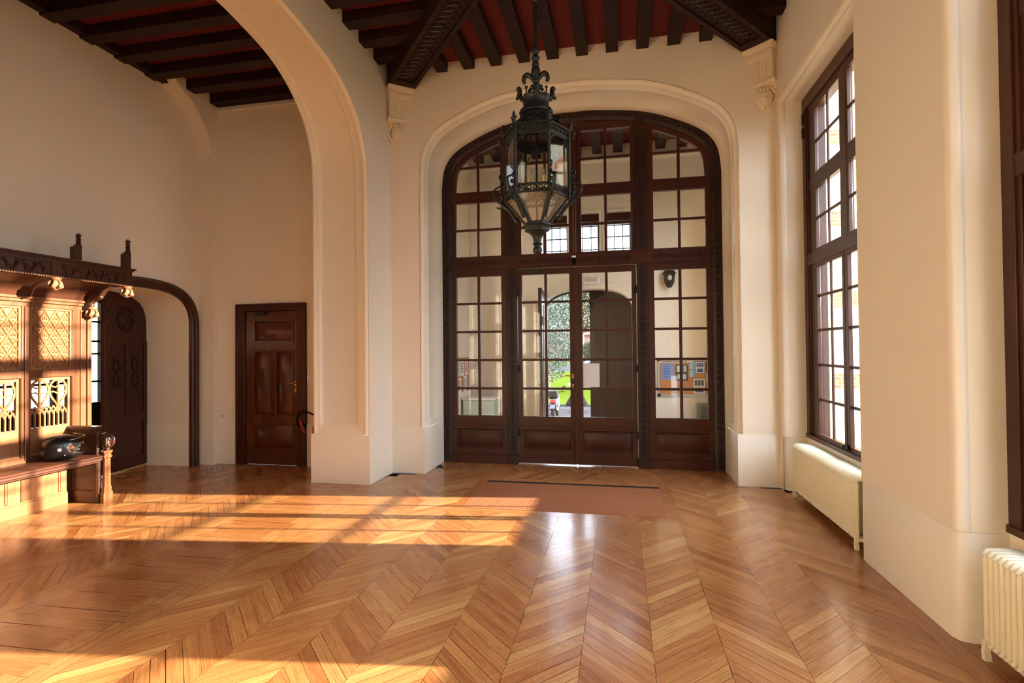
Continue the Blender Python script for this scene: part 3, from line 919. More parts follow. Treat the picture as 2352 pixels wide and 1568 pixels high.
# corbels
def corbel(side, q):
    d = Vector((-side*.643, -q*.766, 0)); P = Vector((XC+side*2.167, 3.73+q*2.58, 0)); s = Vector((d.y, -d.x, 0))
    tf = lambda p, b, z: tuple(P+d*p+s*b+Vector((0,0,z)))
    root = st(empty('wall_corbel', tuple(P+Vector((0,0,4.2)))))
    m = MB()
    def loft(rows, cap=True):
        b = len(m.v)
        for p, hw, z in rows: m.v += [tf(-.22,-hw,z),tf(p,-hw,z),tf(p,hw,z),tf(-.22,hw,z)]
        for i in range(len(rows)-1):
            for j in range(4): m.f.append((b+i*4+j,b+i*4+(j+1)%4,b+(i+1)*4+(j+1)%4,b+(i+1)*4+j))
        m.f.append((b,b+1,b+2,b+3)); e = b+4*(len(rows)-1); m.f.append((e+3,e+2,e+1,e))
    loft([(.13,.155,4.79),(.15,.17,4.80),(.15,.17,4.815),(.16,.18,4.825),(.16,.18,4.85)])
    loft([(.118,.152,4.70),(.130,.158,4.715),(.134,.160,4.745),(.13,.158,4.775),(.12,.15,4.792)])
    loft([(.085,.145,4.475),(.088,.147,4.52),(.098,.15,4.60),(.112,.152,4.67),(.120,.153,4.705)])
    loft([(.03,.125,4.41),(.07,.155,4.43),(.092,.165,4.45),(.092,.165,4.466),(.080,.15,4.476)])
    wp(m, 'bracket', 'stone', root, bevel=.004)
    m = MB()
    for b in (-.08, -.04, .04, .08): m.tube([tf(.117,b,4.69), tf(.106,b,4.64), tf(.094,b,4.56), tf(.088,b,4.49)], .006, 5)
    for i in range(5): m.ball(tf(.088+.006*i, 0, 4.51+.042*i), .013, 6, 5)
    for b in (-1, 1):
        m.ball(tf(.06, b*.150, 4.73), .035, 8, 6, (.6,.6,1)); m.ball(tf(.03, b*.133, 4.60), .03, 8, 6, (.6,.6,1.6))
        m.ball(tf(-.02, b*.126, 4.52), .025, 8, 6, (.6,.6,1.4))
    wp(m, 'relief', 'stone', root)
    m = MB()
    tg = tf; tf = lambda p, b, z: tg(p*1.22+.015, b*1.22, 4.415+(z-4.415)*1.12)
    m.ball(tf(-.03,0,4.32), .118, 16, 12, (.9,.9,1.08))
    m.ball(tf(.045,0,4.30), .025, 8, 6, (.9,.9,1.5))
    for b in (-1, 1):
        m.ball(tf(.04,b*.035,4.345), .02, 8, 6, (1.1,1.1,.6)); m.ball(tf(.03,b*.045,4.29), .026, 8, 6)
        m.tube([tf(.03,b*.03,4.42), tf(.0,b*.085,4.39), tf(-.04,b*.11,4.33), tf(-.03,b*.10,4.27), tf(-.03,b*.06,4.215)], [.012,.02,.022,.018,.01], 6)
        m.ball(tf(-.02,b*.1,4.40), .03, 8, 6)
    for i in range(5): m.ball(tf(.045-.006*abs(i-2), (i-2)*.032, 4.395-.006*abs(i-2)), .018, 6, 5, (1,1,1.2))
    m.ball(tf(.035,0,4.262), .018, 8, 5, (1.3,1.3,.5)); m.ball(tf(.0,0,4.235), .034, 10, 8, (1.2,1.2,1.2))
    wp(m, 'carved_mask', 'stone', root)
for s in (-1, 1):
    for q in (-1, 1): corbel(s, q)

# ------------------------------------------------------------------ glazed oak screen with double doors
door = st(empty('door_1', (XC, YD, 0)))
m = MB()
full = arch(0, INNER, 0)
m.sweep(full, [(0.0,-.01),(-.115,-.01),(-.127,.0),(-.127,.09),(0,.09)], TXY)
fr = m.build('door_frame', 'door_dark', door)
m = MB()
def chain(m, pts, step, R=.030, d=-.014):
    """row of small rings with bead centres along a line in the wall plane"""
    acc = 0; last = Vector(pts[0]); nxt = step/2
    for p in pts[1:]:
        p = Vector(p); seg = (p-last).length
        while nxt <= acc+seg:
            t = (nxt-acc)/seg; c = last+(p-last)*t
            m.torus((c.x, d+.002, c.y), R, .005, TXY, 12, 4); m.ball((c.x, d-.004, c.y), .012, 6, 4); nxt += step
        acc += seg; last = p
cp = []
t = MB(); t.sweep(full, [(-.062,0),(-.062,0)], TXY); cp = [(v[0], v[2]) for v in t.v[::2]]
chain(m, cp, .078, .026)
m.build('carving', 'carve', fr)
m = MB()
m.sweep(full, [(-.127,.012),(-.19,.012),(-.19,.07),(-.127,.07)], TXY)
m.box(-.785,.785,.012,.07,4.425,4.56)
m.build('arched_rail', 'door', door)
for s in (-1, 1):
    m = MB(); m.box(s*.785, s*.925, -.015, .085, 0, 2.64); m.box(s*.785, s*.925, -.010, .08, 2.80, 4.56)
    m.box(s*.779, s*.931, -.03, .085, 0, .115); m.box(s*.782, s*.928, -.024, .085, .115, .135)
    p = m.build('post', 'door_dark', door, bevel=.004)
    m = MB(); chain(m, [(s*.855,.17),(s*.855,2.60)], .078, .030, -.018); chain(m, [(s*.855,2.84),(s*.855,4.50)], .078, .026, -.012)
    m.build('carving', 'carve', p)
m = MB(); m.box(-1.707,1.707,-.02,.085,2.635,2.80); m.box(-1.72,1.72,-.034,.085,2.785,2.81); m.box(-1.72,1.72,-.03,.0,2.625,2.645)
p = m.build('transom', 'door_h', door, bevel=.004)
m = MB()
for a, b in ((-1.66,-.97),(-.76,.76),(.97,1.66)): chain(m, [(a,2.715),(b,2.715)], .078, .030, -.022)
m.build('carving', 'carve', p)
def frame4(m, x0, x1, z0, z1, w_, y0, y1):
    m.box(x0,x0+w_,y0,y1,z0,z1); m.box(x1-w_,x1,y0,y1,z0,z1); m.box(x0,x1,y0,y1,z0,z0+w_); m.box(x0,x1,y0,y1,z1-w_,z1)
def panelled(m, x0, x1, xs, y0, y1, zb, ztop, st0, st1, low):
    """stiles, rails and glazing bars of one lower leaf; xs = pane columns"""
    m.box(x0,xs[0][0],y0,y1,zb,ztop); m.box(xs[-1][1],x1,y0,y1,zb,ztop)
    m.box(x0,x1,y0,y1,2.54,ztop); m.box(x0,x1,y0,y1,.46,.64); m.box(x0,x1,y0,y1,zb,low)
    m.box(x0,x1,y0-.012,y0+.01,.50,.525)
    for a, b in zip(xs, xs[1:]): m.box(a[1],b[0],y0+.012,y1-.012,.60,2.56)
    for z in (2.169,1.783,1.397,1.011): m.box(x0+.02,x1-.02,y0+.012,y1-.012,z-.015,z+.015)
def field(m, x0, x1, z0, z1, y):
    m.box(x0,x1,y+.02,y+.04,z0,z1)
    m.raised(x0+.012, x1-.012, z0+.012, z1-.012, TXY, y+.022, y+.004, .045)
    frame4(m, x0-.004, x1+.004, z0-.004, z1+.004, .014, y-.006, y+.03)
for s in (-1, 1):
    X = lambda a, b: (min(s*a, s*b), max(s*a, s*b))
    # fixed side panel
    cols = sorted([X(1.006,1.307), X(1.342,1.643)]); x0, x1 = X(.925,1.707)
    m = MB(); panelled(m, x0, x1, cols, .0, .06, 0, 2.64, 0, 0, .20); m.box(x0,x1,-.02,.05,0,.112); m.box(x0,x1,-.012,.05,.112,.125)
    p = m.build('side_panel', 'door', door, bevel=.004)
    m = MB(); field(m, x0+.075, x1-.06, .205, .445, 0); m.box(x0+.02,x1-.02,.03,.045,.15,.52); m.build('raised_panel', 'door_h', p, bevel=.002)
    m = MB(); quad(m,(x0+.05,.036,.6),(x1-.05,.036,.6),(x1-.05,.036,2.57),(x0+.05,.036,2.57)); m.build('glass', 'glass', p)
    # door leaf
    cols = sorted([X(.083,.384), X(.418,.722)]); x0, x1 = X(.006,.779)
    m = MB(); panelled(m, x0, x1, cols, .004, .056, .018, 2.622, 0, 0, .20); m.box(x0,x1,-.006,.05,.018,.09)
    if s > 0: m.box(-.028,.03,-.016,.01,.03,2.61)
    p = m.build('door_leaf', 'door', door, bevel=.004)
    m = MB(); field(m, x0+.06, x1-.06, .205, .445, .004); m.box(x0+.02,x1-.02,.03,.045,.15,.52); m.build('raised_panel', 'door_h', p, bevel=.002)
    m = MB(); quad(m,(x0+.05,.034,.6),(x1-.05,.034,.6),(x1-.05,.034,2.57),(x0+.05,.034,2.57)); m.build('glass', 'glass', p)
    h = MB()
    for z in (.42, 1.28, 2.30): h.box(s*.772-.012, s*.772+.012, -.02, .0, z-.05, z+.05)
    h.build('hinge', 'iron_dark', p)
    if s < 0:
        h = MB(); h.tube([(-.045,.0,1.18),(-.045,-.05,1.18),(-.075,-.055,1.185),(-.13,-.05,1.19),(-.165,-.045,1.175)], [.008,.008,.009,.008,.006], 8)
        h.box(-.055,-.035,-.006,.004,1.15,1.21); h.lathe([(.013,-.012),(.015,0)], (-.045,0,1.06), 10, axis='y'); h.lathe([(.008,-.02),(.008,0)], (-.045,0,1.03), 10, axis='y')
        h.build('door_handle', 'brass', p)
        h = MB(); h.box(-.66,-.50,-.04,.0,2.562,2.60); h.tube([(-.60,-.05,2.59),(-.50,-.06,2.605),(-.47,-.03,2.60)], .008, 6); h.ball((-.49,-.03,2.585),.02,8,6)
        h.build('door_closer', 'carve', p)
# lights above the transom
m = MB()
m.box(-.08,.08,.0,.06,2.80,4.56); m.tube([(0,-.008,2.80),(0,-.008,4.45)], .03, 8)
m.build('mullion', 'door', door, bevel=.004)
for s in (-1, 1):
    for a, b, c0, c1 in ((.0,.785,(.083,.384),(.418,.722)), (.925,1.707,(1.006,1.307),(1.342,1.643))):
        m = MB()
        side = a > .5
        zt = 4.43
        x0, x1 = sorted((s*a, s*b))
        for z0, z1, zm in ((2.81,3.555,3.185),(3.705,zt,4.05)):
            m.box(min(s*a,s*c0[0]),max(s*a,s*c0[0]),.012,.06,z0-.02,z1+.02 if not side or z1 < 4 else z1+.05)
            if not (side and z1 > 4): m.box(min(s*c1[1],s*b),max(s*c1[1],s*b),.012,.06,z0-.02,z1+.02)
            else: m.box(min(s*c1[1],s*b),max(s*c1[1],s*b),.012,.06,z0-.02,3.9)
            m.box(min(s*c0[1],s*c1[0]),max(s*c0[1],s*c1[0]),.022,.05,z0-.02,z1+.02 if not side or z1 < 4 else 4.36)
            m.box(x0,x1,.022,.05,zm-.015,zm+.015)
        m.box(x0,x1,.0,.06,3.555,3.705); m.box(x0,x1,-.012,.0,3.60,3.66); m.box(x0,x1,.012,.06,2.79,2.815)
        p = m.build('upper_light', 'door', door, bevel=.003)
m = MB()
up = [q for q in arch(0, INNER, 2.7)]
t = MB(); t.sweep(up, [(-.10,0),(-.10,0)], TXY); ip = [(v[0], v[2]) for v in t.v[::2]]
for (a, z), (b, y) in zip(ip, ip[1:]):
    if b-a > 1e-4: quad(m, (a,.036,2.72),(b,.036,2.72),(b,.036,y),(a,.036,z))
m.build('glass', 'glass', door)
# ------------------------------------------------------------------ small panelled door in the hall
d2 = st(empty('door_2', (-4.635, YH, 0)))
m = MB()
m.box(-.52,-.395,-.03,.05,0,2.18); m.box(.395,.515,-.03,.05,0,2.18); m.box(-.52,.515,-.03,.05,2.095,2.18)
m.box(-.535,-.50,-.04,.02,0,2.19); m.box(.495,.53,-.04,.02,0,2.19); m.box(-.535,.53,-.04,.02,2.165,2.195); m.box(-.50,.50,.045,.06,0,2.17)
m.build('door_frame', 'door', d2, bevel=.005)
m = MB()
m.box(-.39,.39,.012,.04,.01,2.09)
def grid(m, cells):
    for x0, x1, z0, z1 in cells: m.box(x0,x1,-.008,.014,z0,z1)
grid(m, [(-.39,-.26,.01,2.09),(.345,.39,.01,2.09),(-.26,.345,1.97,2.09),(-.26,.345,1.56,1.67),(-.26,.345,.56,.67),(-.26,.345,.01,.215),(.01,.075,.67,1.56)])
lf = m.build('door_leaf', 'door_hall', d2, bevel=.004)
m = MB()
for x0, x1, z0, z1 in ((-.26,.345,1.67,1.97),(-.26,.01,.67,1.56),(.075,.345,.67,1.56),(-.26,.345,.215,.56)):
    frame4(m, x0, x1, z0, z1, .016, -.020, .012)
    m.raised(x0+.02, x1-.02, z0+.02, z1-.02, TXY, .012, -.012, .045)
m.build('door_panel', 'door_hall', lf)
m = MB(); m.tube([(.365,-.008,1.11),(.365,-.05,1.11),(.33,-.055,1.115),(.27,-.05,1.10)], .008, 8); m.box(.352,.378,-.014,-.006,1.08,1.14); m.box(.354,.376,-.014,-.006,.99,1.05)
m.build('door_handle', 'brass', lf)
m = MB(); m.box(-.22,-.06,-.05,-.008,2.03,2.075); m.tube([(-.10,-.05,2.06),(.06,-.07,2.09)], .007, 6)
m.build('door_closer', 'iron_dark', lf)
# ------------------------------------------------------------------ arched opening: trim and carved leaf
d3 = st(empty('door_3', (XL, 5.44, 0)))
m = MB()
m.sweep(arch(0, ARC, 0), [(-.004,-.03),(-.004,.012),(.012,.03),(.05,.03),(.06,.045),(.09,.045),(.10,.03),(.118,.022),(.12,0)], TYX)
m.build('door_frame', 'oak_dark', d3)
m = MB()
lp = arch(0, [(0,2.33),(.13,2.327),(.30,2.313),(.457,2.28),(.60,2.21),(.68,2.11),(.715,1.97),(.72,1.8)], .02)
# right-hand half of the pair, drawn a little open
half_ = [(0.0, .02)]+[(0.0, 2.33)]+[p for p in lp if p[0] > .01]
poly = half_[::-1]
lf = MB(); lf.prism(poly, lambda a, d, z: (d, a, z), -.03, .02)
ang = math.radians(-9)
leaf = lf.build('door_leaf', 'door', d3, bevel=.004)
def leafbox(m, a0, a1, z0, z1, d0=.02, d1=.034): m.box(d0, d1, a0, a1, z0, z1)
m = MB()
for a0, a1, z0, z1 in ((.0,.06,.03,2.30),(.66,.715,.03,1.70),(.06,.66,.03,.16),(.06,.66,.62,.74),(.06,.66,1.66,1.76),(.34,.385,.74,1.66)): leafbox(m, a0, a1, z0, z1)
m.build('rail', 'door', leaf, bevel=.004)
m = MB()
for cz in (1.2, 1.4):
    for cy in (.2, .52):
        for k in range(10):
            a = k*.63; m.ball((.03, cy+.035*math.cos(a)*(1+k*.12), cz+.05*math.sin(a)*(1+k*.12)), .018, 6, 4, (.6,1,1.3))
for k in range(18):
    a = 2*PI*k/18; m.ball((.028, .36+.14*math.cos(a), 1.98+.15*math.sin(a)), .025, 6, 4, (.5,1,1))
m.torus((.36,0,1.98), .09, .012, lambda a, d, z: (.026+d, a, z), 20, 5)
for k in range(44): m.ball((.036, .03, .1+.05*k), .012, 6, 4)
m.build('carving', 'carve', leaf)
leaf.location = (-.76, 0, 0)
leaf.rotation_euler[2] = math.radians(9)
# pivot at the far jamb
px, py = -.735, .735
R9 = Matrix.Rotation(math.radians(9), 3, 'Z')
v = R9 @ Vector((0, .72, 0)); leaf.location = Vector((px, py-.005, 0))-v

# room beyond the arched opening
w = MB()
XF = -9.5
quad(w,(XF,1,0),(XF,5.6,0),(XF,5.6,3.2),(XF,1,3.2)); quad(w,(XF,8.2,0),(XF,10.2,0),(XF,10.2,3.2),(XF,8.2,3.2))
quad(w,(XF,5.6,2.52),(XF,8.2,2.52),(XF,8.2,3.2),(XF,5.6,3.2)); quad(w,(XF,5.6,0),(XF,8.2,0),(XF,8.2,.15),(XF,5.6,.15))
quad(w,(XF,10.2,0),(-6.5,10.2,0),(-6.5,10.2,3.2),(XF,10.2,3.2)); quad(w,(XF,1,0),(-6.5,1,0),(-6.5,1,3.2),(XF,1,3.2))
quad(w,(XF,1,3.2),(-6.5,1,3.2),(-6.5,10.2,3.2),(XF,10.2,3.2))
quad(w,(-6.5,6.41,0),(-6.5,10.2,0),(-6.5,10.2,3.2),(-6.5,6.41,3.2))
w.box(-6.5,-5.48,6.42,6.5,0,5.3)
st(w.build('wall_west', 'plaster'))
r = st(empty('window_5', (XF, 6.9, 0)))
m = MB()
for y in (-1.27,-.85,-.42,.0,.42,.85,1.27): m.box(-.04,.04,y-.028,y+.028,.15,2.52)
for z in (.62,1.02,1.53,1.76,2.12,2.50): m.box(-.03,.03,-1.27,1.27,z-.018,z+.018)
m.box(-.02,.02,-1.3,1.3,.15,.62)
m.build('window_frame', 'black', r)
m = MB(); quad(m,(0,-1.27,.6),(0,1.27,.6),(0,1.27,2.5),(0,-1.27,2.5)); m.build('window_pane', 'glass', r)
# ------------------------------------------------------------------ carved oak settle
SX, SY = -5.60, 3.45
settle = tag(empty('settle', (-5.45, SY, 0)), 'carved golden oak settle with canopy, tracery back and long bench seat against the left wall', 'bench')
def P(mb, name, mat='oak', **k): return wp(mb, name, mat, settle, **k)
Y0S, Y1S = 2.15, 4.70
m = MB()
stiles = [(4.51,4.70)]+[(4.03-.48*k, 4.11-.48*k) for k in range(5)]
for a, b in stiles:
    m.box(-5.688,SX,a,b,.0,2.08); m.box(SX,SX+.012,(a+b)/2-.018,(a+b)/2+.018,.52,2.0)
m.box(-5.65,SX+.02,4.655,4.70,.0,2.05)
P(m, 'back_frame', 'oak_frame', bevel=.004)
m = MB()
for z0, z1 in ((1.31,1.385),(2.0,2.06),(.47,.55)): m.box(-5.685,SX+.002,Y0S,4.66,z0,z1)
m.box(-5.68,SX+.025,Y0S,4.69,2.045,2.075); m.box(-5.68,SX+.045,Y0S,4.70,2.075,2.10)
P(m, 'rail', 'oak_frame', bevel=.004)
# lattice panels
lat = MB()
W_, H_ = .40, .615
lat.box(-5.68,-5.63,0,W_,0,H_)
def clipline(p, q):
    (x0,y0),(x1,y1) = p, q; t0, t1 = 0, 1
    for pp, qq in ((-(x1-x0), x0-.02),((x1-x0), W_-.02-x0),(-(y1-y0), y0-.02),((y1-y0), H_-.02-y0)):
        if abs(pp) < 1e-9:
            if qq < 0: return None
        else:
            r_ = qq/pp
            if pp < 0: t0 = max(t0, r_)
            else: t1 = min(t1, r_)
    if t0 >= t1: return None
    return (x0+t0*(x1-x0), y0+t0*(y1-y0)), (x0+t1*(x1-x0), y0+t1*(y1-y0))
dx, dz = .100, .168
for i in range(-8, 14):
    for sg in (1, -1):
        c = clipline((i*dx-2*dx*sg*0+.0, -dz), (i*dx+sg*8*dx*.5*2, -dz+8*dz)) if True else None
        if c:
            (a, z), (b, y) = c
            lat.tube([(-5.622,a,z),(-5.622,b,y)], .0075, 4, cap=False)
fleur = [(0,.022,.010,.030),(-.018,.004,.009,.014),(.018,.004,.009,.014),(0,-.028,.009,.012),(-.014,.018,.006,.008),(.014,.018,.006,.008)]
for i in range(0, 9):
    for j in range(-1, 9):
        cy = i*dx/2; cz = j*dz/2
        if (i+j) % 2 == 0: continue
        if cy < .04 or cy > W_-.04 or cz < .05 or cz > H_-.05: continue
        for a, z, ry, rz in fleur: lat.ball((-5.628, cy+a, cz+z), 1, 6, 4, (.012, ry, rz))
frame = MB()
for a, b, c_, d_ in ((0,W_,0,.018),(0,W_,H_-.018,H_),(0,.018,0,H_),(W_-.018,W_,0,H_)): lat.box(-5.64,-5.612,a,b,c_,d_)
first = None
for k in range(5):
    if first is None:
        first = wp(lat, 'lattice_panel', 'oak', settle); o = first
    else:
        o = first.copy(); COL.objects.link(o)
    o.location = Vector(o.location) if k == 0 else Vector(first.location)
    if k == 0: base_loc = Vector(o.location)-Vector((0,0,0)); o.location = base_loc+Vector((0,4.11,1.385))
    else: o.location = base_loc+Vector((0,4.11-.48*k,1.385))
# tracery panels
tr = MB()
H2 = .778
oz0, oz1, oa, ob = .26, .735, .025, .375
tr.box(-5.66,-5.63,0,W_,0,oz0); tr.box(-5.66,-5.63,0,W_,oz1,H2); tr.box(-5.66,-5.63,0,oa,oz0,oz1); tr.box(-5.66,-5.63,ob,W_,oz0,oz1)
X_ = -5.645
nb = 8; pw = (ob-oa)/nb
for i in range(nb+1): tr.box(X_-.010,X_+.010,oa+i*pw-.006,oa+i*pw+.006,oz0,oz0+.15)
for i in range(nb):
    a = oa+i*pw
    tr.tube([(X_,a,oz0+.13),(X_,a+.3*pw,oz0+.165),(X_,a+.5*pw,oz0+.18)], .009, 6); tr.tube([(X_,a+pw,oz0+.13),(X_,a+.7*pw,oz0+.165),(X_,a+.5*pw,oz0+.18)], .009, 6)
    tr.box(X_-.012,X_+.015,a+.1*pw,a+.9*pw,oz0-.002,oz0+.012)
for i in range(nb-1):
    a = oa+(i+1)*pw
    tr.tube([(X_,a-.5*pw,oz0+.18),(X_,a-.2*pw,oz0+.195),(X_,a,oz0+.215)], .008, 6); tr.tube([(X_,a+.5*pw,oz0+.18),(X_,a+.2*pw,oz0+.195),(X_,a,oz0+.215)], .008, 6)
for c in (oa+.0875, oa+.2625):
    tr.box(X_-.008,X_+.008,c-.007,c+.007,oz0+.17,oz1)
    for s in (-1, 1):
        q = [(c,oz0+.20),(c+s*.03,oz0+.25),(c+s*.07,oz0+.31),(c+s*.084,oz0+.37),(c+s*.07,oz0+.43),(c+s*.035,oz0+.465),(c,oz0+.472)]
        tr.tube([(X_, a, z) for a, z in catmull(q, 3)], .011, 6)
        tr.tube([(X_,c+s*.084,oz0+.35),(X_,c+s*.04,oz0+.355),(X_,c,oz0+.33)], .008, 6); tr.tube([(X_,c,oz0+.41),(X_,c+s*.03,oz0+.395),(X_,c+s*.075,oz0+.42)], .008, 6)
tr.box(-5.66,-5.62,.0,W_,.0,.02)
frame4s = [(0,W_,.75,.765)]
first2 = None
for k in range(5):
    if first2 is None: first2 = wp(tr, 'tracery_panel', 'oak', settle); o = first2; b2 = Vector(o.location)
    else: o = first2.copy(); COL.objects.link(o)
    o.location = b2+Vector((0,4.11-.48*k,.545))
# seat, front panels
m = MB()
sec = [(-5.60,.50),(-5.215,.50),(-5.20,.492),(-5.20,.478),(-5.212,.470),(-5.205,.462),(-5.205,.448),(-5.222,.440),(-5.222,.428),(-5.60,.428)]
m.prism(sec, lambda a, d, z: (a, d, z), Y0S, 4.495)
P(m, 'seat', 'oak_dark', bevel=.002)
m = MB()
m.box(-5.69,-5.61,Y0S,4.45,.0,.43)
for k in range(5):
    b = 4.42-.48*k
    m.box(-5.61,-5.595,b-.03,b+.03,.12,.43)
    frame4(MB(), 0,1,0,1,.1,0,1)
    m.box(-5.612,-5.600,b-.45,b-.435,.14,.42); m.box(-5.612,-5.600,b-.045,b-.03,.14,.42)
m.box(-5.612,-5.585,Y0S,4.455,.0,.115); m.box(-5.612,-5.592,Y0S,4.452,.115,.135); m.box(-5.612,-5.598,Y0S,4.45,.39,.43)
P(m, 'front_panel', 'oak', bevel=.004)
# end panel with cap, octagonal post, lion head
m = MB()
m.box(-5.61,-5.26,4.50,4.535,.0,.76)
m.box(-5.60,-5.56,4.492,4.502,.06,.74); m.box(-5.32,-5.27,4.492,4.502,.06,.74); m.box(-5.60,-5.28,4.492,4.502,.06,.13)
m.box(-5.63,-5.27,4.475,4.56,.762,.790); m.box(-5.62,-5.28,4.485,4.55,.745,.765)
P(m, 'end_panel', 'oak_dark', bevel=.005)
m = MB()
c = (-5.225, 4.56, 0)
m.lathe([(.056,0),(.056,.10),(.050,.108),(.043,.118),(.043,.135),(.048,.14),(.048,.148),(.040,.158),(.036,.19),(.034,.45),(.036,.458),(.050,.468),(.050,.48),(.040,.486),(.040,.505),(.054,.52),(.056,.532),(.048,.537)], c, 8, PI/8)
P(m, 'end_post', 'oak', flat=True)
m = MB()
hz = .645
m.ball((c[0]-.01,c[1],hz), .062, 14, 10, (1,.85,1.25)); m.ball((c[0]+.02,c[1]-.02,hz-.03), .04, 10, 8, (1,.9,1.3))
for s in (-1, 1):
    m.tube([(c[0]+.02,c[1]+s*.03,hz+.055),(c[0]+.04,c[1]+s*.042,hz+.01),(c[0]+.035,c[1]+s*.038,hz-.05),(c[0]+.02,c[1]+s*.02,hz-.08)], [.012,.018,.016,.008], 12)
    m.ball((c[0]+.045,c[1]+s*.018-.01,hz+.0), .011, 7, 5)
m.ball((c[0]+.045,c[1]-.02,hz-.05), .022, 8, 6); m.ball((c[0]+.03,c[1]-.02,hz-.085), .028, 8, 6, (1,1,.6)); m.lathe([(.032,.535),(.026,.555),(.03,.57)], c, 8)
m.tube([(c[0]-.04,c[1]-.02,hz+.0),(c[0]-.08,c[1]-.01,hz-.03),(c[0]-.14,c[1],hz-.07)], [.04,.032,.015], 8)
P(m, 'carved_lion_head', 'oak_dark')
# canopy
YC0, YC1 = Y0S, 4.85
m = MB()
m.box(-5.27,-5.235,YC0,YC1,2.27,2.43); m.box(-5.69,-5.27,YC1-.03,YC1,2.27,2.43)
m.box(-5.69,-5.215,YC0,YC1+.02,2.428,2.445); m.box(-5.69,-5.20,YC0,YC1+.035,2.445,2.462)
m.box(-5.245,-5.222,YC0,YC1+.008,2.265,2.285); m.box(-5.242,-5.228,YC0,YC1,2.405,2.43)
for yy in (4.06, 3.1, 4.81): m.box(-5.25,-5.222,yy-.045,yy+.04,2.275,2.43)
P(m, 'canopy', 'oak_dark', bevel=.003)
m = MB()
y = YC0
while y < YC1: m.box(-5.226,-5.214,y,y+.012,2.262,2.274); y += .022
P(m, 'dentil_row', 'oak_y')
m = MB()
for a, b in ((4.12,4.75),(3.16,4.0),(2.2,3.04)):
    n = int((b-a)/.075)
    for k in range(n):
        yy = a+.04+k*.075; s = 1 if k % 2 else -1
        m.tube([(-5.232,yy-.035,2.345-s*.035),(-5.225,yy-.01,2.345-s*.01),(-5.226,yy+.015,2.345+s*.03),(-5.23,yy+.035,2.345+s*.035)], [.006,.011,.011,.006], 5)
        m.ball((-5.228,yy,2.345+s*.035), .014, 6, 4); m.ball((-5.228,yy-.02,2.345-s*.042), .011, 6, 4)
    m.box(-5.238,-5.226,a,b,2.290,2.298); m.box(-5.238,-5.226,a,b,2.392,2.400)
P(m, 'frieze_carving', 'oak_dark')
m = MB()
cv = [(-5.25+(-.345)*(1-math.cos(PI/2*t/8)) if 0 else -5.59+.33*math.sin(PI/2*t/8)**1.0*(t/8)**.3, 2.10+.17*(1-math.cos(PI/2*t/8))) for t in range(9)]
cv = [(-5.575,2.10),(-5.56,2.14),(-5.53,2.18),(-5.48,2.215),(-5.41,2.245),(-5.33,2.262),(-5.262,2.268)]
m.sweep([(YC0,0),(YC1-.02,0)], [(0,0)]*0 or [(0,0),(0,0)], lambda a,d,z:(a,a,a)) if 0 else None
b = len(m.v)
for x, z in cv: m.v += [(x,YC0,z),(x,4.64,z)]
for i in range(len(cv)-1): m.f.append((b+2*i,b+2*i+1,b+2*i+3,b+2*i+2))
P(m, 'canopy_cove', 'oak_dark', solid=.012)  # darker oak stands in for the shade under the canopy
for yy in (4.07, 3.59, 3.11, 2.63):
    m = MB(); m.tube([(x+.004,yy,z-.004) for x, z in cv], .018, 6); P(m, 'canopy_rib', 'oak_dark')
m = MB()
bk = [(-5.60,2.26),(-5.60,1.99),(-5.565,1.985),(-5.545,2.03),(-5.50,2.08),(-5.44,2.115),(-5.38,2.15),(-5.34,2.20),(-5.27,2.235),(-5.25,2.27)]
m.prism(bk, lambda a, d, z: (a, d, z), 4.615, 4.675)
m.ball((-5.40,4.645,2.14), .026, 8, 6); m.ball((-5.52,4.645,2.05), .03, 8, 6)
P(m, 'canopy_bracket', 'oak_dark', bevel=.006)
def pendant(x, y, z):
    m = MB(); m.lathe([(.012,0),(.03,.02),(.042,.05),(.034,.075),(.028,.09),(.046,.10),(.048,.12)], (0,0,0), 8)
    for k in range(6):
        a = k*PI/3
        m.tube([(.02*math.cos(a),.02*math.sin(a),.015),(.052*math.cos(a),.052*math.sin(a),.03),(.05*math.cos(a+.3),.05*math.sin(a+.3),.07),(.03*math.cos(a),.03*math.sin(a),.095)], [.006,.014,.012,.006], 9)
    o = m.build('pendant', 'oak', settle); o.location = Vector((x,y,z))-settle.location; return o
p1 = pendant(-5.235, 4.055, 2.145)
for x, y, z in ((-5.235,4.80,2.145),(-5.235,3.1,2.145),(-5.53,4.66,1.915)):
    c_ = p1.copy(); COL.objects.link(c_); c_.location = Vector((x,y,z))-settle.location
m = MB()
m.box(-.03,.03,-.03,.04,0,.14); m.box(-.028,.028,.0,.042,.14,.160)
m.tube([(0,.028,.15),(0,.03,.26)], [.024,.015], 6)
for k in range(4): m.lathe([(.018,0),(.026,.008),(.018,.016)], (0,.029,.17+.025*k), 8)
m.lathe([(.022,0),(.024,.012),(0,.03)], (0,.03,.255), 8)
f1 = m.build('finial', 'oak_dark', settle); f1.location = Vector((-5.25,4.255,2.455))-settle.location
f2 = f1.copy(); COL.objects.link(f2); f2.location = Vector((-5.25,4.795,2.455))-settle.location; f2.scale = (1,1,1.17)
f3 = f1.copy(); COL.objects.link(f3); f3.location = Vector((-5.25,3.3,2.455))-settle.location

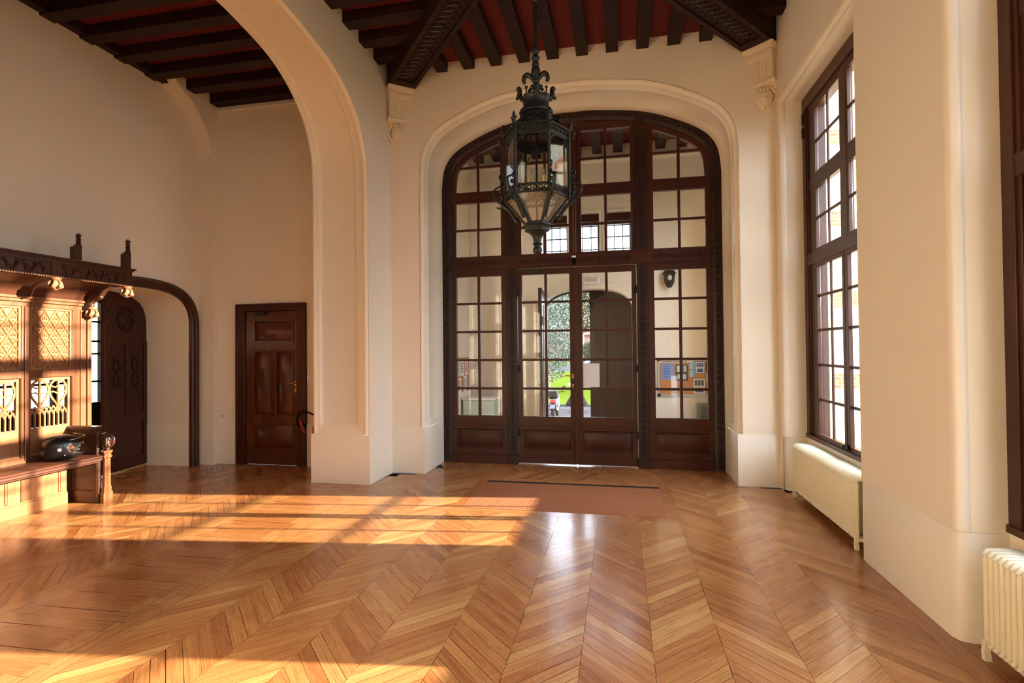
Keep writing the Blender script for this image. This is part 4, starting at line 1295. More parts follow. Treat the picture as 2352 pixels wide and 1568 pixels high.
# ------------------------------------------------------------------ helmet and gloves on the seat
hel = tag(empty('motorcycle_helmet', (-5.385, 4.22, .502), math.radians(-36)), 'glossy black full-face helmet with raised clear visor on the settle seat', 'helmet')
def helmet():
    RX, RY, RZ = .118, .165, .125
    m = MB(); n, k = 96, 64; cz = .118
    def surf(a, ph, g=0):
        rr = max(0, math.cos(ph))**.72
        x = (RX+g)*rr*math.cos(a); y = (RY+g)*rr*math.sin(a)*(1 if math.sin(a) > 0 else .92); z = (RZ+g)*math.sin(ph)
        if y > 0 and z < .01: y *= 1+.22*min(1, (-z+.01)/.07)      # chin bar reaches forward
        return (x, y, cz+max(z, -.108))
    PH0, DA, DP = -.02, 1.28, .40
    for j in range(k+1):
        for i in range(n): m.v.append(surf(2*PI*i/n, -PI/2+PI*j/k))
    for j in range(k):
        for i in range(n):
            a = 2*PI*(i+.5)/n; ph = -PI/2+PI*(j+.5)/k
            az = abs(PI/2-a) if a < 3*PI/2 else 2*PI-a+PI/2
            if (az/DA)**3+abs((ph-PH0)/DP)**3 < 1 or math.sin(ph) < -.86: continue
            m.f.append((j*n+i, j*n+(i+1)%n, (j+1)*n+(i+1)%n, (j+1)*n+i))
    m.build('shell', 'helmet', hel, solid=.006)
    m = MB(); m.ball((0,-.01,cz), .106, 20, 12, (1,1.25,1.04)); m.build('lining', 'helmet_lining', hel)
    # raised visor
    v = MB(); q = 14
    for t in range(5):
        for i in range(q+1):
            a = -1.35+2.7*i/q; el = .62+.13*t
            x = .128*math.sin(a); y = (.158*math.cos(a)+.03)*math.cos(el)*1.25; z = cz+.04+.11*math.sin(el)*(.55+.45*math.cos(a))-.0
            v.v.append((x, y, z))
    for t in range(4):
        for i in range(q): v.f.append((t*(q+1)+i, t*(q+1)+i+1, (t+1)*(q+1)+i+1, (t+1)*(q+1)+i))
    v.build('visor', 'lglass', hel)
    e = MB(); e.tube([v.v[i] for i in range(q+1)], .0025, 5); e.build('visor_rim', 'chrome', hel)
    e = MB(); pts = []
    for k_ in range(25):
        t = k_/24; a = -PI*.5+PI*t
        pts.append((.121*math.cos(.2) if 0 else .119*math.sin(a*.98), .02+.115*math.cos(a)**.6*1.0 if math.cos(a) > 0 else .02, cz-.047))
    for sx in (-1, 1):
        e.lathe([(.0,.0),(.017,.0),(.017,.006)], (sx*.116,-.01,cz-.005), 14, axis='x')
        e.lathe([(.0,0),(.006,0),(.006,.004)], (sx*.112,.03,cz-.062), 8, axis='x')
    sp = lambda v: math.copysign(abs(v)**(2/3), v)
    e.tube([surf(PI/2-DA*sp(math.cos(t*PI/30)), PH0+DP*sp(math.sin(t*PI/30)), .001) for t in range(61)], .0055, 6)
    e.build('trim_ring', 'chrome', hel)
helmet()
gl = tag(empty('riding_gloves', (-5.325, 4.30, .615), math.radians(-50)), 'grey leather riding gloves tucked inside the helmet opening', 'gloves')
m = MB()
m.ball((.02,-.03,.0), .042, 10, 8, (1,1.1,.7))
for k, (dx_, dz_) in enumerate(((.055,.028),(.03,.034),(.005,.03),(.045,.0),(-.02,.015))):
    m.tube([(dx_-.01,-.02,dz_-.01),(dx_,.035,dz_+.004),(dx_+.004,.085-.01*k,dz_+.018)], [.014,.013,.008], 8); m.ball((dx_+.004,.085-.01*k,dz_+.018), .0105, 8, 6)
m.tube([(.06,-.03,-.01),(.075,.02,-.018),(.07,.06,-.014)], [.014,.013,.009], 8)
m.build('riding_glove', 'leather', gl)

# ------------------------------------------------------------------ lantern
LX, LY = -.562, 3.73
lan = tag(empty('hanging_lantern', (LX, LY, 2.2)), 'large black wrought-iron hexagonal lantern with crown hanging from the beamed ceiling', 'lantern')
def LP(mb, name, mat='iron', parent=None, **k):
    o = mb.build(name, mat, parent or lan, **k)
    if parent is None: o.location = (0, 0, -2.2)
    return o
HX = lambda r, k, z: (r*math.cos(k*PI/3), r*math.sin(k*PI/3), z)
R1 = .232
m = MB()
m.tube([(0,0,3.62),(0,0,4.84)], .016, 10); m.lathe([(.016,0),(.03,.02),(.03,.035),(.02,.05)], (0,0,3.60), 12)
m.lathe([(.016,0),(.026,.015),(.026,.03),(.016,.045)], (0,0,3.56), 12); m.lathe([(.018,0),(.03,.02),(.016,.07)], (0,0,3.66), 12)
m.lathe([(.016,0),(.028,.02),(.028,.08),(.016,.1)], (0,0,4.03), 10); m.lathe([(.02,0),(.05,.03),(.08,.06)], (0,0,4.78), 12)
m.tube([(.03,0,3.90),(.045,0,3.96),(.03,.0,4.02),(.05,0,4.1)], .004, 5)
LP(m, 'rod')
m = MB()
m.lathe([(.0,3.60),(.012,3.59),(.032,3.545),(.034,3.515),(.018,3.47),(.014,3.44),(.03,3.43),(.03,3.415),(.014,3.405),(.03,3.385),(.034,3.365),(.018,3.34),(.012,3.30)], (0,0,0), 12)
for k in range(4):
    a = k*PI/2; cx, sy = math.cos(a), math.sin(a)
    q = catmull([(.012,3.455),(.03,3.49),(.058,3.515),(.082,3.50),(.088,3.47),(.076,3.455)], 4)
    m.tube([(r_*cx, r_*sy, z) for r_, z in q], [.010+.008*math.sin(PI*i/(len(q)-1)) for i in range(len(q))], 6)
    m.tube([(.012*cx,.012*sy,3.43),(.035*cx,.035*sy,3.405),(.045*cx,.045*sy,3.415)], .009, 6); m.ball((.046*cx,.046*sy,3.40), .013, 8, 6)
LP(m, 'fleur_de_lis')
m = MB()
m.lathe([(.098,3.245),(.098,3.26),(.090,3.27),(.094,3.31),(.100,3.335),(.104,3.338),(.100,3.342),(.094,3.325),(.085,3.27)], (0,0,0), 24)
for k in range(16): m.ball((.1*math.cos(k*PI/8),.1*math.sin(k*PI/8),3.345), .007, 6, 4)
for k in range(8):
    a = k*PI/4+.2; cx, sy = math.cos(a), math.sin(a)
    if k % 2:
        m.tube([(.098*cx,.098*sy,3.335),(.1*cx,.1*sy,3.38)], .006, 6); m.ball((.1*cx,.1*sy,3.387), .011, 8, 6)
    else:
        m.tube([(.098*cx,.098*sy,3.325),(.118*cx,.118*sy,3.36),(.115*cx,.115*sy,3.40)], [.014,.02,.016], 7)
        for t in (-.24, .24): m.ball((.12*math.cos(a+t),.12*math.sin(a+t),3.365), .016, 8, 6)
        m.ball((.122*cx,.122*sy,3.405), .02, 8, 6); m.ball((.135*cx,.135*sy,3.34), .012, 6, 5)
LP(m, 'crown')
m = MB()
m.lathe([(.10,3.215),(.118,3.222),(.122,3.235),(.114,3.25),(.098,3.258)], (0,0,0), 24)
m.lathe([(.112,3.195),(.116,3.2),(.112,3.215),(.10,3.22)], (0,0,0), 24)
LP(m, 'collar')
# pierced hexagonal dome
m = MB()
dome = [(.205,3.085),(.190,3.10),(.165,3.125),(.148,3.155),(.128,3.185),(.108,3.20)]
for k in range(6):
    m.tube([HX(r_+.006, k, z) for r_, z in dome], .011, 6)
    for j in range(5):
        (ra, za), (rb, zb_) = dome[j], dome[j+1]
    def face(t, u):      # t across, u up
        i = min(4, int(u*5)); f_ = u*5-i
        r_ = dome[i][0]*(1-f_)+dome[i+1][0]*f_; z = dome[i][1]*(1-f_)+dome[i+1][1]*f_
        A = Vector(HX(r_, k, z)); B = Vector(HX(r_, k+1, z)); return A*(1-t)+B*t
    for u in (.03,.97): m.tube([face(t/6, u) for t in range(7)], .008, 5)
    for t in (.5,): m.tube([face(t, u/6) for u in range(7)], .007, 5)
    for t0 in (.28, .72):
        for (u0, rr) in ((.3,.15),(.68,.14)):
            m.tube([face(t0+rr*math.cos(2*PI*i/12), u0+rr*math.sin(2*PI*i/12)) for i in range(13)], .0055, 5)
    for t0 in (.1,.9): m.tube([face(t0, u/6) for u in range(7)], .005, 5)
    m.tube([face(t/8, .5) for t in range(9)], .005, 5)
LP(m, 'pierced_dome')
def hexband(m, r0, z0, z1, th=.014):
    for k in range(6):
        a, b = HX(r0,k,0), HX(r0,k+1,0); c, d = HX(r0-th,k,0), HX(r0-th,k+1,0)
        P_ = [(a[0],a[1],z0),(b[0],b[1],z0),(d[0],d[1],z0),(c[0],c[1],z0),(a[0],a[1],z1),(b[0],b[1],z1),(d[0],d[1],z1),(c[0],c[1],z1)]
        m.add(P_, [(0,3,2,1),(4,5,6,7),(0,1,5,4),(1,2,6,5),(2,3,7,6),(3,0,4,7)])
m = MB()
hexband(m, R1+.014, 3.075, 3.09, .04); hexband(m, R1+.006, 3.015, 3.03, .02); hexband(m, R1, 3.03, 3.075, .006)
hexband(m, R1+.004, 2.612, 2.626, .02); hexband(m, R1+.004, 2.662, 2.676, .02)
for k in range(6):
    m.tube([HX(R1,k,2.60), HX(R1,k,3.09)], .012, 8)
    A, B = Vector(HX(R1,k,0)), Vector(HX(R1,k+1,0))
    for i in range(6):
        c = A+(B-A)*((i+.5)/6); e = (B-A).normalized()
        m.tube([c+e*.014*math.cos(2*PI*j/10)+Vector((0,0,2.644+.014*math.sin(2*PI*j/10))) for j in range(11)], .004, 4, cap=False)
        m.ball(tuple(c*1.01+Vector((0,0,3.052))), .012, 6, 4, (1,1,.8))
    # corner spandrels under the top band
    for s in (0, 1):
        c = A+(B-A)*(.06 if s == 0 else .94); e = (B-A).normalized()*(1 if s == 0 else -1)
        m.tube([c+Vector((0,0,2.95)), c+e*.012+Vector((0,0,2.985)), c+e*.045+Vector((0,0,3.012))], .0045, 5)
LP(m, 'frame')
m = MB()
m.lathe([(.010,.0),(.016,.015),(.012,.03),(.018,.04),(.008,.055),(.012,.065),(0,.09)], (0,0,0), 8)
m.ball((.023,0,-.025), .014, 6, 5); m.ball((.016,0,-.055), .012, 6, 5)
for t in (-1, 1): m.ball((0,t*.018,.04), .009, 6, 4)
cf = m.build('corner_finial', 'iron', lan)
for k in range(6):
    o = cf if k == 0 else cf.copy()
    if k: COL.objects.link(o)
    o.location = Vector(HX(R1+.012, k, 3.085-2.2)); o.rotation_euler[2] = k*PI/3
m = MB()
for k in range(6):
    a, b = HX(R1-.006,k,0), HX(R1-.006,k+1,0); quad(m, (a[0],a[1],2.67),(b[0],b[1],2.67),(b[0],b[1],3.02),(a[0],a[1],3.02))
LP(m, 'glass_panes', 'lglass')
m = MB()
for k in range(6):
    a, b = HX(R1-.012,k,0), HX(R1-.012,k+1,0); c, d = HX(.078,k,0), HX(.078,k+1,0)
    quad(m, (a[0],a[1],2.612),(b[0],b[1],2.612),(d[0],d[1],2.435),(c[0],c[1],2.435))
LP(m, 'lower_glass', 'frost')
m = MB()
for k in range(6):
    m.tube([HX(R1-.004,k,2.615), HX(.08,k,2.43)], .010, 6)
    q = catmull([(R1+.02,2.60),(R1-.005,2.575),(.20,2.555),(.165,2.51),(.145,2.475),(.13,2.465)], 3)
    m.tube([HX(r_+.014,k,z) for r_, z in q], [.014]*len(q), 6)
    m.ball(HX(.15,k,2.475), .014, 8, 6)
LP(m, 'lower_ribs')
m = MB()
m.lathe([(.092,2.445),(.100,2.44),(.100,2.425),(.088,2.418),(.084,2.405),(.092,2.40),(.090,2.385),(.06,2.372),(.042,2.355),(.03,2.33),(.026,2.30)], (0,0,0), 6)
m.lathe([(.026,2.302),(.034,2.298),(.036,2.29),(.024,2.284),(.022,2.275),(.032,2.262),(.034,2.245),(.024,2.225),(.008,2.215),(.008,2.208),(0,2.20)], (0,0,0), 14)
LP(m, 'bottom_finial')
m = MB()
# scrolled bracket in the xz plane, sitting outside a corner
Q = catmull([(0,.155),(.012,.172),(.028,.165),(.026,.145),(.010,.135),(.002,.115),(.03,.088),(.058,.075),(.075,.055),(.07,.02),(.045,-.02),(.02,-.03),(.005,-.015),(.015,.002),(.03,-.005)], 4)
m.tube([(x,0,z) for x, z in Q], .0075, 5)
Q2 = catmull([(.015,-.02),(.005,-.045),(.02,-.07),(.05,-.065)], 4); m.tube([(x,0,z) for x, z in Q2], .007, 5)
m.add([(x,s*.014,z) for x, z in Q[18:40] for s in (-1,1)], [(2*i,2*i+1,2*i+3,2*i+2) for i in range(21)])
m.ball((.02,0,.05), .016, 8, 6); m.ball((.012,0,.09), .012, 8, 6); m.ball((.01,0,.012), .014, 8, 6)
br0 = m.build('scroll_bracket', 'iron', lan)
for k in range(6):
    o = br0 if k == 0 else br0.copy()
    if k: COL.objects.link(o)
    o.location = Vector(HX(R1+.012, k, 2.635))+Vector((0,0,-2.2)); o.rotation_euler[2] = k*PI/3
m = MB()
m.tube([(0,0,2.44),(0,0,3.2)], .008, 8); m.lathe([(.008,2.66),(.03,2.67),(.02,2.68)], (0,0,0), 10)
for k in range(4):
    a = k*PI/2+.75; cx, sy = math.cos(a), math.sin(a)
    m.tube([(0,0,2.66),(.035*cx,.035*sy,2.635),(.07*cx,.07*sy,2.65),(.075*cx,.075*sy,2.67)], .005, 6); m.lathe([(.006,2.668),(.02,2.675),(.02,2.68),(.012,2.683)], (.075*cx,.075*sy,0), 10)
LP(m, 'candle_arms', 'iron_dark')
c0 = None
for k in range(4):
    a = k*PI/2+.75
    if c0 is None:
        m = MB(); m.lathe([(.011,0),(.011,.08),(.009,.085)], (0,0,0), 10); c0 = m.build('candle', 'candle', lan)
        m = MB(); m.lathe([(.009,.085),(.017,.11),(.016,.13),(.006,.158),(0,.165)], (0,0,0), 10); b0 = m.build('bulb', 'bulb', c0)
        m = MB(); m.tube([(0,0,.09),(.004,0,.125),(-.004,0,.125),(0,0,.095)], .0012, 4); f0 = m.build('filament', 'brass', c0); o = c0
    else: o = copy_tree(c0, lan)
    o.location = (.075*math.cos(a), .075*math.sin(a), 2.68-2.2)
# ------------------------------------------------------------------ radiators
def radiator(y0, n, label):
    root = tag(empty('radiator', (1.83, y0, 0)), label, 'radiator', 'cast-iron radiators under the windows')
    return root
sm = None
def rad_build(root, n):
    global sm
    if sm is None:
        m = MB()
        for x in (-.075, -.0, .075):
            m.tube([(x,0,.085),(x,0,.10),(x,0,.50),(x,0,.515)], [.010,.0155,.0155,.010], 8)
        m.tube([(-.086,0,.512),(-.07,0,.532),(0,0,.536),(.07,0,.532),(.086,0,.512)], [.013,.0175,.0175,.0175,.013], 8)
        m.tube([(-.086,0,.09),(-.07,0,.075),(0,0,.07),(.07,0,.075),(.086,0,.09)], [.013,.0165,.0165,.0165,.013], 8)
        m.tube([(0,-.02,.50),(0,.02,.50)], .02, 8); m.tube([(0,-.02,.11),(0,.02,.11)], .02, 8)
        sm = m.build('radiator_section', 'rad', root); o = sm
    else: o = sm.copy(); COL.objects.link(o); o.parent = root
    o.location = (0, -.02, 0)
    for k in range(1, n):
        c = sm.copy(); COL.objects.link(c); c.parent = root; c.location = (0, -.02-.038*k, 0)
    for k in (0, n-1):
        for x in (-.085, .07):
            m = MB(); m.add([(x-.01,-.012,0),(x+.02,-.012,0),(x+.014,-.012,.05),(x+.018,-.012,.1),(x-.008,-.012,.1),(x-.014,-.012,.04)]+[(x-.01,.012,0),(x+.02,.012,0),(x+.014,.012,.05),(x+.018,.012,.1),(x-.008,.012,.1),(x-.014,.012,.04)],
                  [(0,1,2,3,4,5),(11,10,9,8,7,6)]+[(i,(i+1)%6,6+(i+1)%6,6+i) for i in range(6)])
            f = m.build('radiator_foot', 'rad', root); f.location = (0,-.02-.038*k,0)
r1 = radiator(5.93, 39, 'long cream cast-iron radiator under the far window'); rad_build(r1, 39)
r2 = radiator(3.04, 41, 'cream cast-iron radiator cut off at the right edge, below the near window'); rad_build(r2, 41)

# ------------------------------------------------------------------ mat, switch, socket, hose, sensor
m = MB(); m.box(-.972,.972,-.502,.502,0,.006)
o = m.build('doormat', 'mat', loc=(-.56,5.505,-.005)); tag(o, 'rectangular brown coir doormat sunk in the parquet before the glazed doors', 'doormat')
sk = tag(empty('wall_socket', (-5.40, YH, .655)), 'white wall socket low on the wall left of the small door', 'socket')
m = MB(); m.box(-.04,.04,-.012,-.002,-.04,.04); m.build('cover_plate', 'white', sk, bevel=.003)
m = MB(); m.lathe([(.02,-.014),(.018,-.012)], (0,0,0), 14, axis='y'); m.ball((0,-.014,0),.006,6,4); m.build('socket_hole', 'alu', sk)
sw = tag(empty('light_switch', (-4.05, YH, 1.17)), 'white light switch right of the small door, beside the pier', 'switch')
m = MB(); m.box(-.05,.05,-.012,-.002,-.04,.04); m.build('cover_plate', 'white', sw, bevel=.003)
m = MB(); m.box(-.03,.03,-.018,-.012,-.022,.022); m.build('rocker', 'white', sw, bevel=.002)
ex = tag(empty('fire_extinguisher', (-3.82, 6.22, 0)), 'red fire extinguisher with black hose half hidden behind the white pier', 'fire extinguisher')
m = MB(); m.lathe([(.06,.18),(.075,.2),(.075,.56),(.05,.62),(.02,.64)], (0,0,0), 18); m.box(-.03,.03,.06,.166,.3,.34); m.build('cylinder', 'red_p', ex)
m = MB(); m.tube(catmull3([(0,0,.64),(-.06,-.02,.72),(-.19,-.03,.76),(-.28,-.03,.70),(-.285,-.03,.61),(-.24,-.04,.565),(-.18,-.04,.60),(-.16,-.05,.55)]), .011, 8); m.build('hose', 'black', ex)
m = MB(); m.tube([(-.235,-.05,.64),(-.17,-.05,.49)], .013, 8); m.build('nozzle', 'red_p', ex)
m = MB(); m.box(-.03,.05,-.015,.015,.64,.68); m.build('valve', 'red_p', ex)
se = tag(empty('motion_sensor', (-.565, 6.965, 2.70)), 'small grey and white sensor on the carved transom above the doors', 'sensor')
m = MB(); m.box(-.022,.022,-.05,0,-.05,.04); m.build('body', 'burl', se, bevel=.005)
m = MB(); m.box(-.026,.026,-.055,-.01,.03,.055); m.build('cap', 'white', se, bevel=.003)
o = MB().box(-.11,.11,-.002,.0,-.155,.155).build('paper_notice', 'paper', loc=(-.365,7.045,1.19)); tag(o, 'blank back of a paper notice taped to the right glazed door', 'notice')

# ------------------------------------------------------------------ vestibule
VX0, VX1, VY, VZ = -2.72, 1.62, 9.5, 5.3
w = MB()
OD = [(0,2.60),(.3,2.59),(.55,2.53),(.72,2.42),(.80,2.25),(.80,2.0)]
op = arch(XC, OD, 0)
# far wall: lower band with the doorway, upper band with three windows
w.holed(VX0, VX1, 0, 3.27, op, TXY, VY)
wx = [(-1.36,-.89),(-.79,-.32),(-.22,.25)]
xs_ = [VX0]+[v for p in wx for v in p]+[VX1]
for i in range(0, len(xs_), 2): quad(w,(xs_[i],VY,3.27),(xs_[i+1],VY,3.27),(xs_[i+1],VY,3.95),(xs_[i],VY,3.95))
quad(w,(VX0,VY,3.95),(VX1,VY,3.95),(VX1,VY,VZ+.1),(VX0,VY,VZ+.1))
for x0, x1 in wx:
    for x in (x0, x1): quad(w,(x,VY,3.27),(x,VY+.4,3.27),(x,VY+.4,3.95),(x,VY,3.95))
    quad(w,(x0,VY,3.27),(x1,VY,3.27),(x1,VY+.4,3.27),(x0,VY+.4,3.27)); quad(w,(x0,VY,3.95),(x1,VY,3.95),(x1,VY+.4,3.95),(x0,VY+.4,3.95))
w.sweep(op, [(0,VY),(0,VY+.4)], TXY)
for X_, s in ((VX0,1),(VX1,-1)):  # unseen side openings, added to bring daylight onto the notice board
    quad(w,(X_,7.08,0),(X_,7.4,0),(X_,7.4,VZ),(X_,7.08,VZ)); quad(w,(X_,8.5,0),(X_,VY,0),(X_,VY,VZ),(X_,8.5,VZ))
    quad(w,(X_,7.4,0),(X_,8.5,0),(X_,8.5,.9),(X_,7.4,.9)); quad(w,(X_,7.4,3.9),(X_,8.5,3.9),(X_,8.5,VZ),(X_,7.4,VZ))
w.box(VX0,VX1,VY-.04,VY,4.86,4.90); w.box(VX0,VX1,VY-.07,VY,4.90,4.93); w.box(VX0,VX0+.05,7.1,VY,4.86,4.93); w.box(VX1-.05,VX1,7.1,VY,4.86,4.93)
w.box(VX0,XC-1.9,7.085,7.10,0,VZ); w.box(XC+1.9,VX1,7.085,7.10,0,VZ); 
quad(w,(VX0-.1,7.09,4.7),(VX1+.1,7.09,4.7),(VX1+.1,7.09,5.7),(VX0-.1,7.09,5.7))
vest = st(w.build('wall_vestibule', 'plaster'))
w = MB(); w.add([(VX0-.1,VY+.4,-1.4),(op[0][0],VY+.4,-1.4),(op[0][0],VY+.4,5.7),(VX0-.1,VY+.4,5.7)], [(0,1,2,3)])
w.add([(op[-1][0],VY+.4,-1.4),(VX1+.1,VY+.4,-1.4),(VX1+.1,VY+.4,5.7),(op[-1][0],VY+.4,5.7)], [(0,1,2,3)])
w.add([(op[0][0],VY+.4,3.96),(op[-1][0],VY+.4,3.96),(op[-1][0],VY+.4,5.7),(op[0][0],VY+.4,5.7)], [(0,1,2,3)])
w.add([(VX0-.1,7.1,5.6),(VX1+.1,7.1,5.6),(VX1+.1,VY+.5,5.6),(VX0-.1,VY+.5,5.6)], [(0,1,2,3)])
for X_ in (VX0-.3, VX1+.3):
    w.add([(X_,6.9,-1.4),(X_,7.4,-1.4),(X_,7.4,5.7),(X_,6.9,5.7)], [(0,1,2,3)]); w.add([(X_,8.5,-1.4),(X_,VY+.4,-1.4),(X_,VY+.4,5.7),(X_,8.5,5.7)], [(0,1,2,3)])
st(w.build('wall_vestibule_outer', 'brick', vest))
a = MB(); a.sweep(op, [(0,-.0),(.0,-.03),(.03,-.035),(.10,-.02),(.12,-.03),(.14,0)], lambda a, d, z: (a, VY+d, z)); st(a.build('trim_5', 'paint', vest))
for x0, x1 in wx:
    a = MB(); a.sweep([(x0,3.27),(x0,3.95),(x1,3.95),(x1,3.27)], [(.0,0),(.0,-.02),(.045,-.02),(.045,0)], lambda a, d, z: (a, VY+d, z)); st(a.build('trim_6', 'paint', vest))
c = MB(); c.box(VX0-.1,VX1+.1,7.06,VY+.4,-.12,-.004); st(c.build('floor', 'floor_tile'))
c = MB(); quad(c,(VX0,7.09,5.15),(VX1,7.09,5.15),(VX1,VY,5.15),(VX0,VY,5.15)); st(c.build('ceiling', 'red'))
for k in range(12):
    x = VX0+.22+k*.36; m = MB(); m.box(x-.08,x+.08,7.1,VY,5.0,5.15); st(m.build('ceiling_joist', 'beam_y'))
for i, (x0, x1) in enumerate(wx):
    r = st(empty('window_%d' % (6+i), (x0, VY+.3, 0)))
    m = MB(); W2 = x1-x0
    m.box(0,.04,-.03,.03,3.27,3.95); m.box(W2-.04,W2,-.03,.03,3.27,3.95); m.box(0,W2,-.03,.03,3.80,3.95); m.box(0,W2,-.03,.03,3.27,3.29)
    m.build('window_frame', 'lead', r)
    m = MB(); m.box(-.02,W2+.02,-.29,-.25,3.80,3.935); m.build('blind_box', 'door_h', r)
    m = MB()
    for x in (W2/3, 2*W2/3): m.box(x-.008,x+.008,-.01,.01,3.27,3.8)
    for z in (3.35,3.57,3.78): m.box(0,W2,-.01,.01,z-.009,z+.009)
    m.build('lead_bars', 'lead', r)
    m = MB(); quad(m,(0,0,3.27),(W2,0,3.27),(W2,0,3.9),(0,0,3.9)); m.build('window_pane', 'glass', r)
# outer doors: right leaf shut, left leaf folded back into the vestibule
d4 = st(empty('door_4', (XC, VY+.3, 0)))
m = MB()
half_ = [(0.03,.02),(.03,2.59)]+[(a-XC, z-.01) for a, z in op if a-XC > .04 and z > .5]+[(.79,.02)]
m.prism(half_[::-1], TXY, 0, .06)
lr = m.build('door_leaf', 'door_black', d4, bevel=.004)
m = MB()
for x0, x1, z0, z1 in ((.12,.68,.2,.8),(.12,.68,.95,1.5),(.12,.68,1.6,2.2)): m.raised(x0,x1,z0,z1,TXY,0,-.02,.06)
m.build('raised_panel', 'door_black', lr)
m = MB(); m.sweep([(a-XC, z) for a, z in op], [(0,-.02),(-.03,-.02),(-.03,.07),(0,.07)], TXY); m.build('door_frame', 'door_dark', d4)
m = MB(); m.prism([(-.0,.02),(-.0,2.3),(.1,2.42),(.3,2.53),(.76,2.59),(.76,.02)], lambda a, d, z: (-.80+d, -.05-a, z), .0, .06)
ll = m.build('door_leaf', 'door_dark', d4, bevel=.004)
m = MB(); m.tube([(-.72,-.72,.2),(-.72,-.72,2.3)], .012, 8); m.box(-.74,-.70,-.76,-.69,1.95,2.1); m.box(-.74,-.70,-.76,-.69,.9,1.03); m.tube([(-.70,-.60,.1),(-.70,-.60,1.9)], .008, 6)
m.build('panic_bolt', 'alu', ll)

def pinboard(x0, x1, z0, z1, face):
    return None
nb_ = tag(empty('notice_board', (1.1, VY, 1.0)), 'cork notice board with aluminium frame on the vestibule wall, seen through the right glazing', 'notice board')
m = MB(); m.box(-.42,.50,-.012,-.002,-.26,.32); m.build('cork_panel', 'cork', nb_)
m = MB()
for x0, x1, z0, z1 in ((-.45,-.42,-.29,.35),(.50,.52,-.29,.35),(-.45,.52,-.30,-.26),(-.45,.52,.32,.35)): m.box(x0,x1,-.025,-.002,z0,z1)
m.build('board_frame', 'alu', nb_)
for x in (-.43, .51):
    for z in (-.28, .33): m = MB(); m.box(x-.025,x+.025,-.03,-.025,z-.025,z+.025); m.build('corner_cap', 'black', nb_)
m = MB(); m.box(-.42,.5,-.014,-.011,.285,.315); hd = m.build('header_strip', 'white', nb_)
m = MB()
x = -.38
while x < .46:
    if not (.02 < x < .12): m.box(x,x+.018,-.016,-.013,.292,.309)
    x += .026
m.build('header_lettering', 'black', hd)
def poster(x, z, w_, h_, col, ink, kind, label):
    r = tag(empty('poster', (x, VY-.014, z)), label, 'poster', 'papers pinned on the right notice board')
    m = MB(); m.box(0,w_,-.002,0,-h_,0); m.build('sheet', plain('sheet_'+kind, col, .7), r)
    m = MB(); ink_m = plain('ink_'+kind, ink, .7); random.seed(len(label))
    if kind in ('map', 'photo', 'pair'):
        for k in range(3): m.box(w_*.1+k*w_*.28, w_*.1+k*w_*.28+w_*.22, -.003,-.002, -h_*.45, -h_*.08)
        m.box(w_*.15,w_*.85,-.003,-.002,-h_*.9,-h_*.6)
    else:
        z_ = -h_*.1
        while z_ > -h_*.9:
            m.box(w_*.1, w_*(.5+.4*random.random()), -.003,-.002, z_-h_*.03, z_); z_ -= h_*.1
    m.build('print', ink_m, r)
poster(.72,1.27,.20,.28,srgb(120,150,200),srgb(40,60,120),'text','blue lined poster at the left of the cork board')
poster(.95,1.25,.20,.28,srgb(44,56,50),srgb(200,205,200),'photo','dark green poster next to the blue one on the cork board')
poster(1.17,1.29,.095,.12,srgb(110,190,220),srgb(230,240,245),'cyan','upper light blue leaflet in the middle of the cork board')
poster(1.17,1.16,.095,.13,srgb(90,180,215),srgb(230,240,245),'sky','lower light blue leaflet in the middle of the cork board')
poster(1.28,1.29,.14,.19,srgb(225,228,235),srgb(60,80,160),'pair','white and blue leaflet right of the light blue ones')
poster(1.24,1.00,.19,.25,srgb(222,222,226),srgb(60,70,76),'map','white sheet with a dark picture low on the cork board')
poster(1.44,1.29,.12,.17,srgb(52,50,50),srgb(120,170,160),'black','dark poster at the upper right of the cork board')
poster(1.45,1.10,.12,.15,srgb(228,228,200),srgb(120,160,110),'cream','pale green printed sheet below the dark poster')
wl_ = tag(empty('wall_lantern', (.86, VY, 2.73)), 'small black wall lantern on the vestibule wall above the notice board', 'wall lamp')
m = MB(); m.lathe([(.04,-.16),(.05,-.13),(.08,-.08),(.095,.07),(.12,.08),(.08,.13),(.04,.16),(0,.175)], (0,-.09,0), 6); m.box(-.03,.03,-.03,-.001,-.05,.05); m.build('lamp_body', 'black', wl_, flat=True)
m = MB(); m.ball((0,-.17,.0), .035, 10, 8, (1,.5,1.4)); m.build('bulb', 'alu', wl_)
el = tag(empty('emergency_light', (-.46, VY, 2.74)), 'long cream emergency light above the open doorway, seen through the right door', 'emergency light')
m = MB(); m.box(-.15,.15,-.06,-.002,-.07,.07); m.build('housing', 'white', el, bevel=.02)
m = MB(); m.box(-.12,.10,-.066,-.058,-.02,.05); m.build('diffuser', 'frost', el)
cb = tag(empty('low_cabinet', (1.43, VY-.15, 0)), 'low grey-green cabinet under the notice board, behind the right glazing', 'cabinet')
m = MB(); m.box(-.14,.17,-.12,.13,0.02,.60); m.build('body', 'greybox', cb, bevel=.008)
m = MB(); m.box(-.115,.15,-.13,-.12,.06,.57); m.build('door_panel', plain('dark_green', srgb(58,68,60), .3), cb, bevel=.004)
lb = tag(empty('leaflet_chest', (-2.40, 9.1, 0.002)), 'pale green-white chest by the left vestibule wall, behind the left glazing', 'chest')
m = MB(); m.box(-.28,.28,-.22,.22,0.0,.66); m.build('body', plain('pale_green', srgb(205,214,196), .5), lb, bevel=.01)
m = MB(); m.box(-.30,.30,-.24,.24,.66,.69); m.build('lid', 'white', lb, bevel=.008)
sb = tag(empty('side_notice_board', (VX0, 8.95, 1.15)), 'notice board with white papers on the left vestibule wall', 'notice board')
m = MB(); m.box(.002,.02,-.42,.42,-.35,.25); m.build('cork_panel', 'cork', sb)
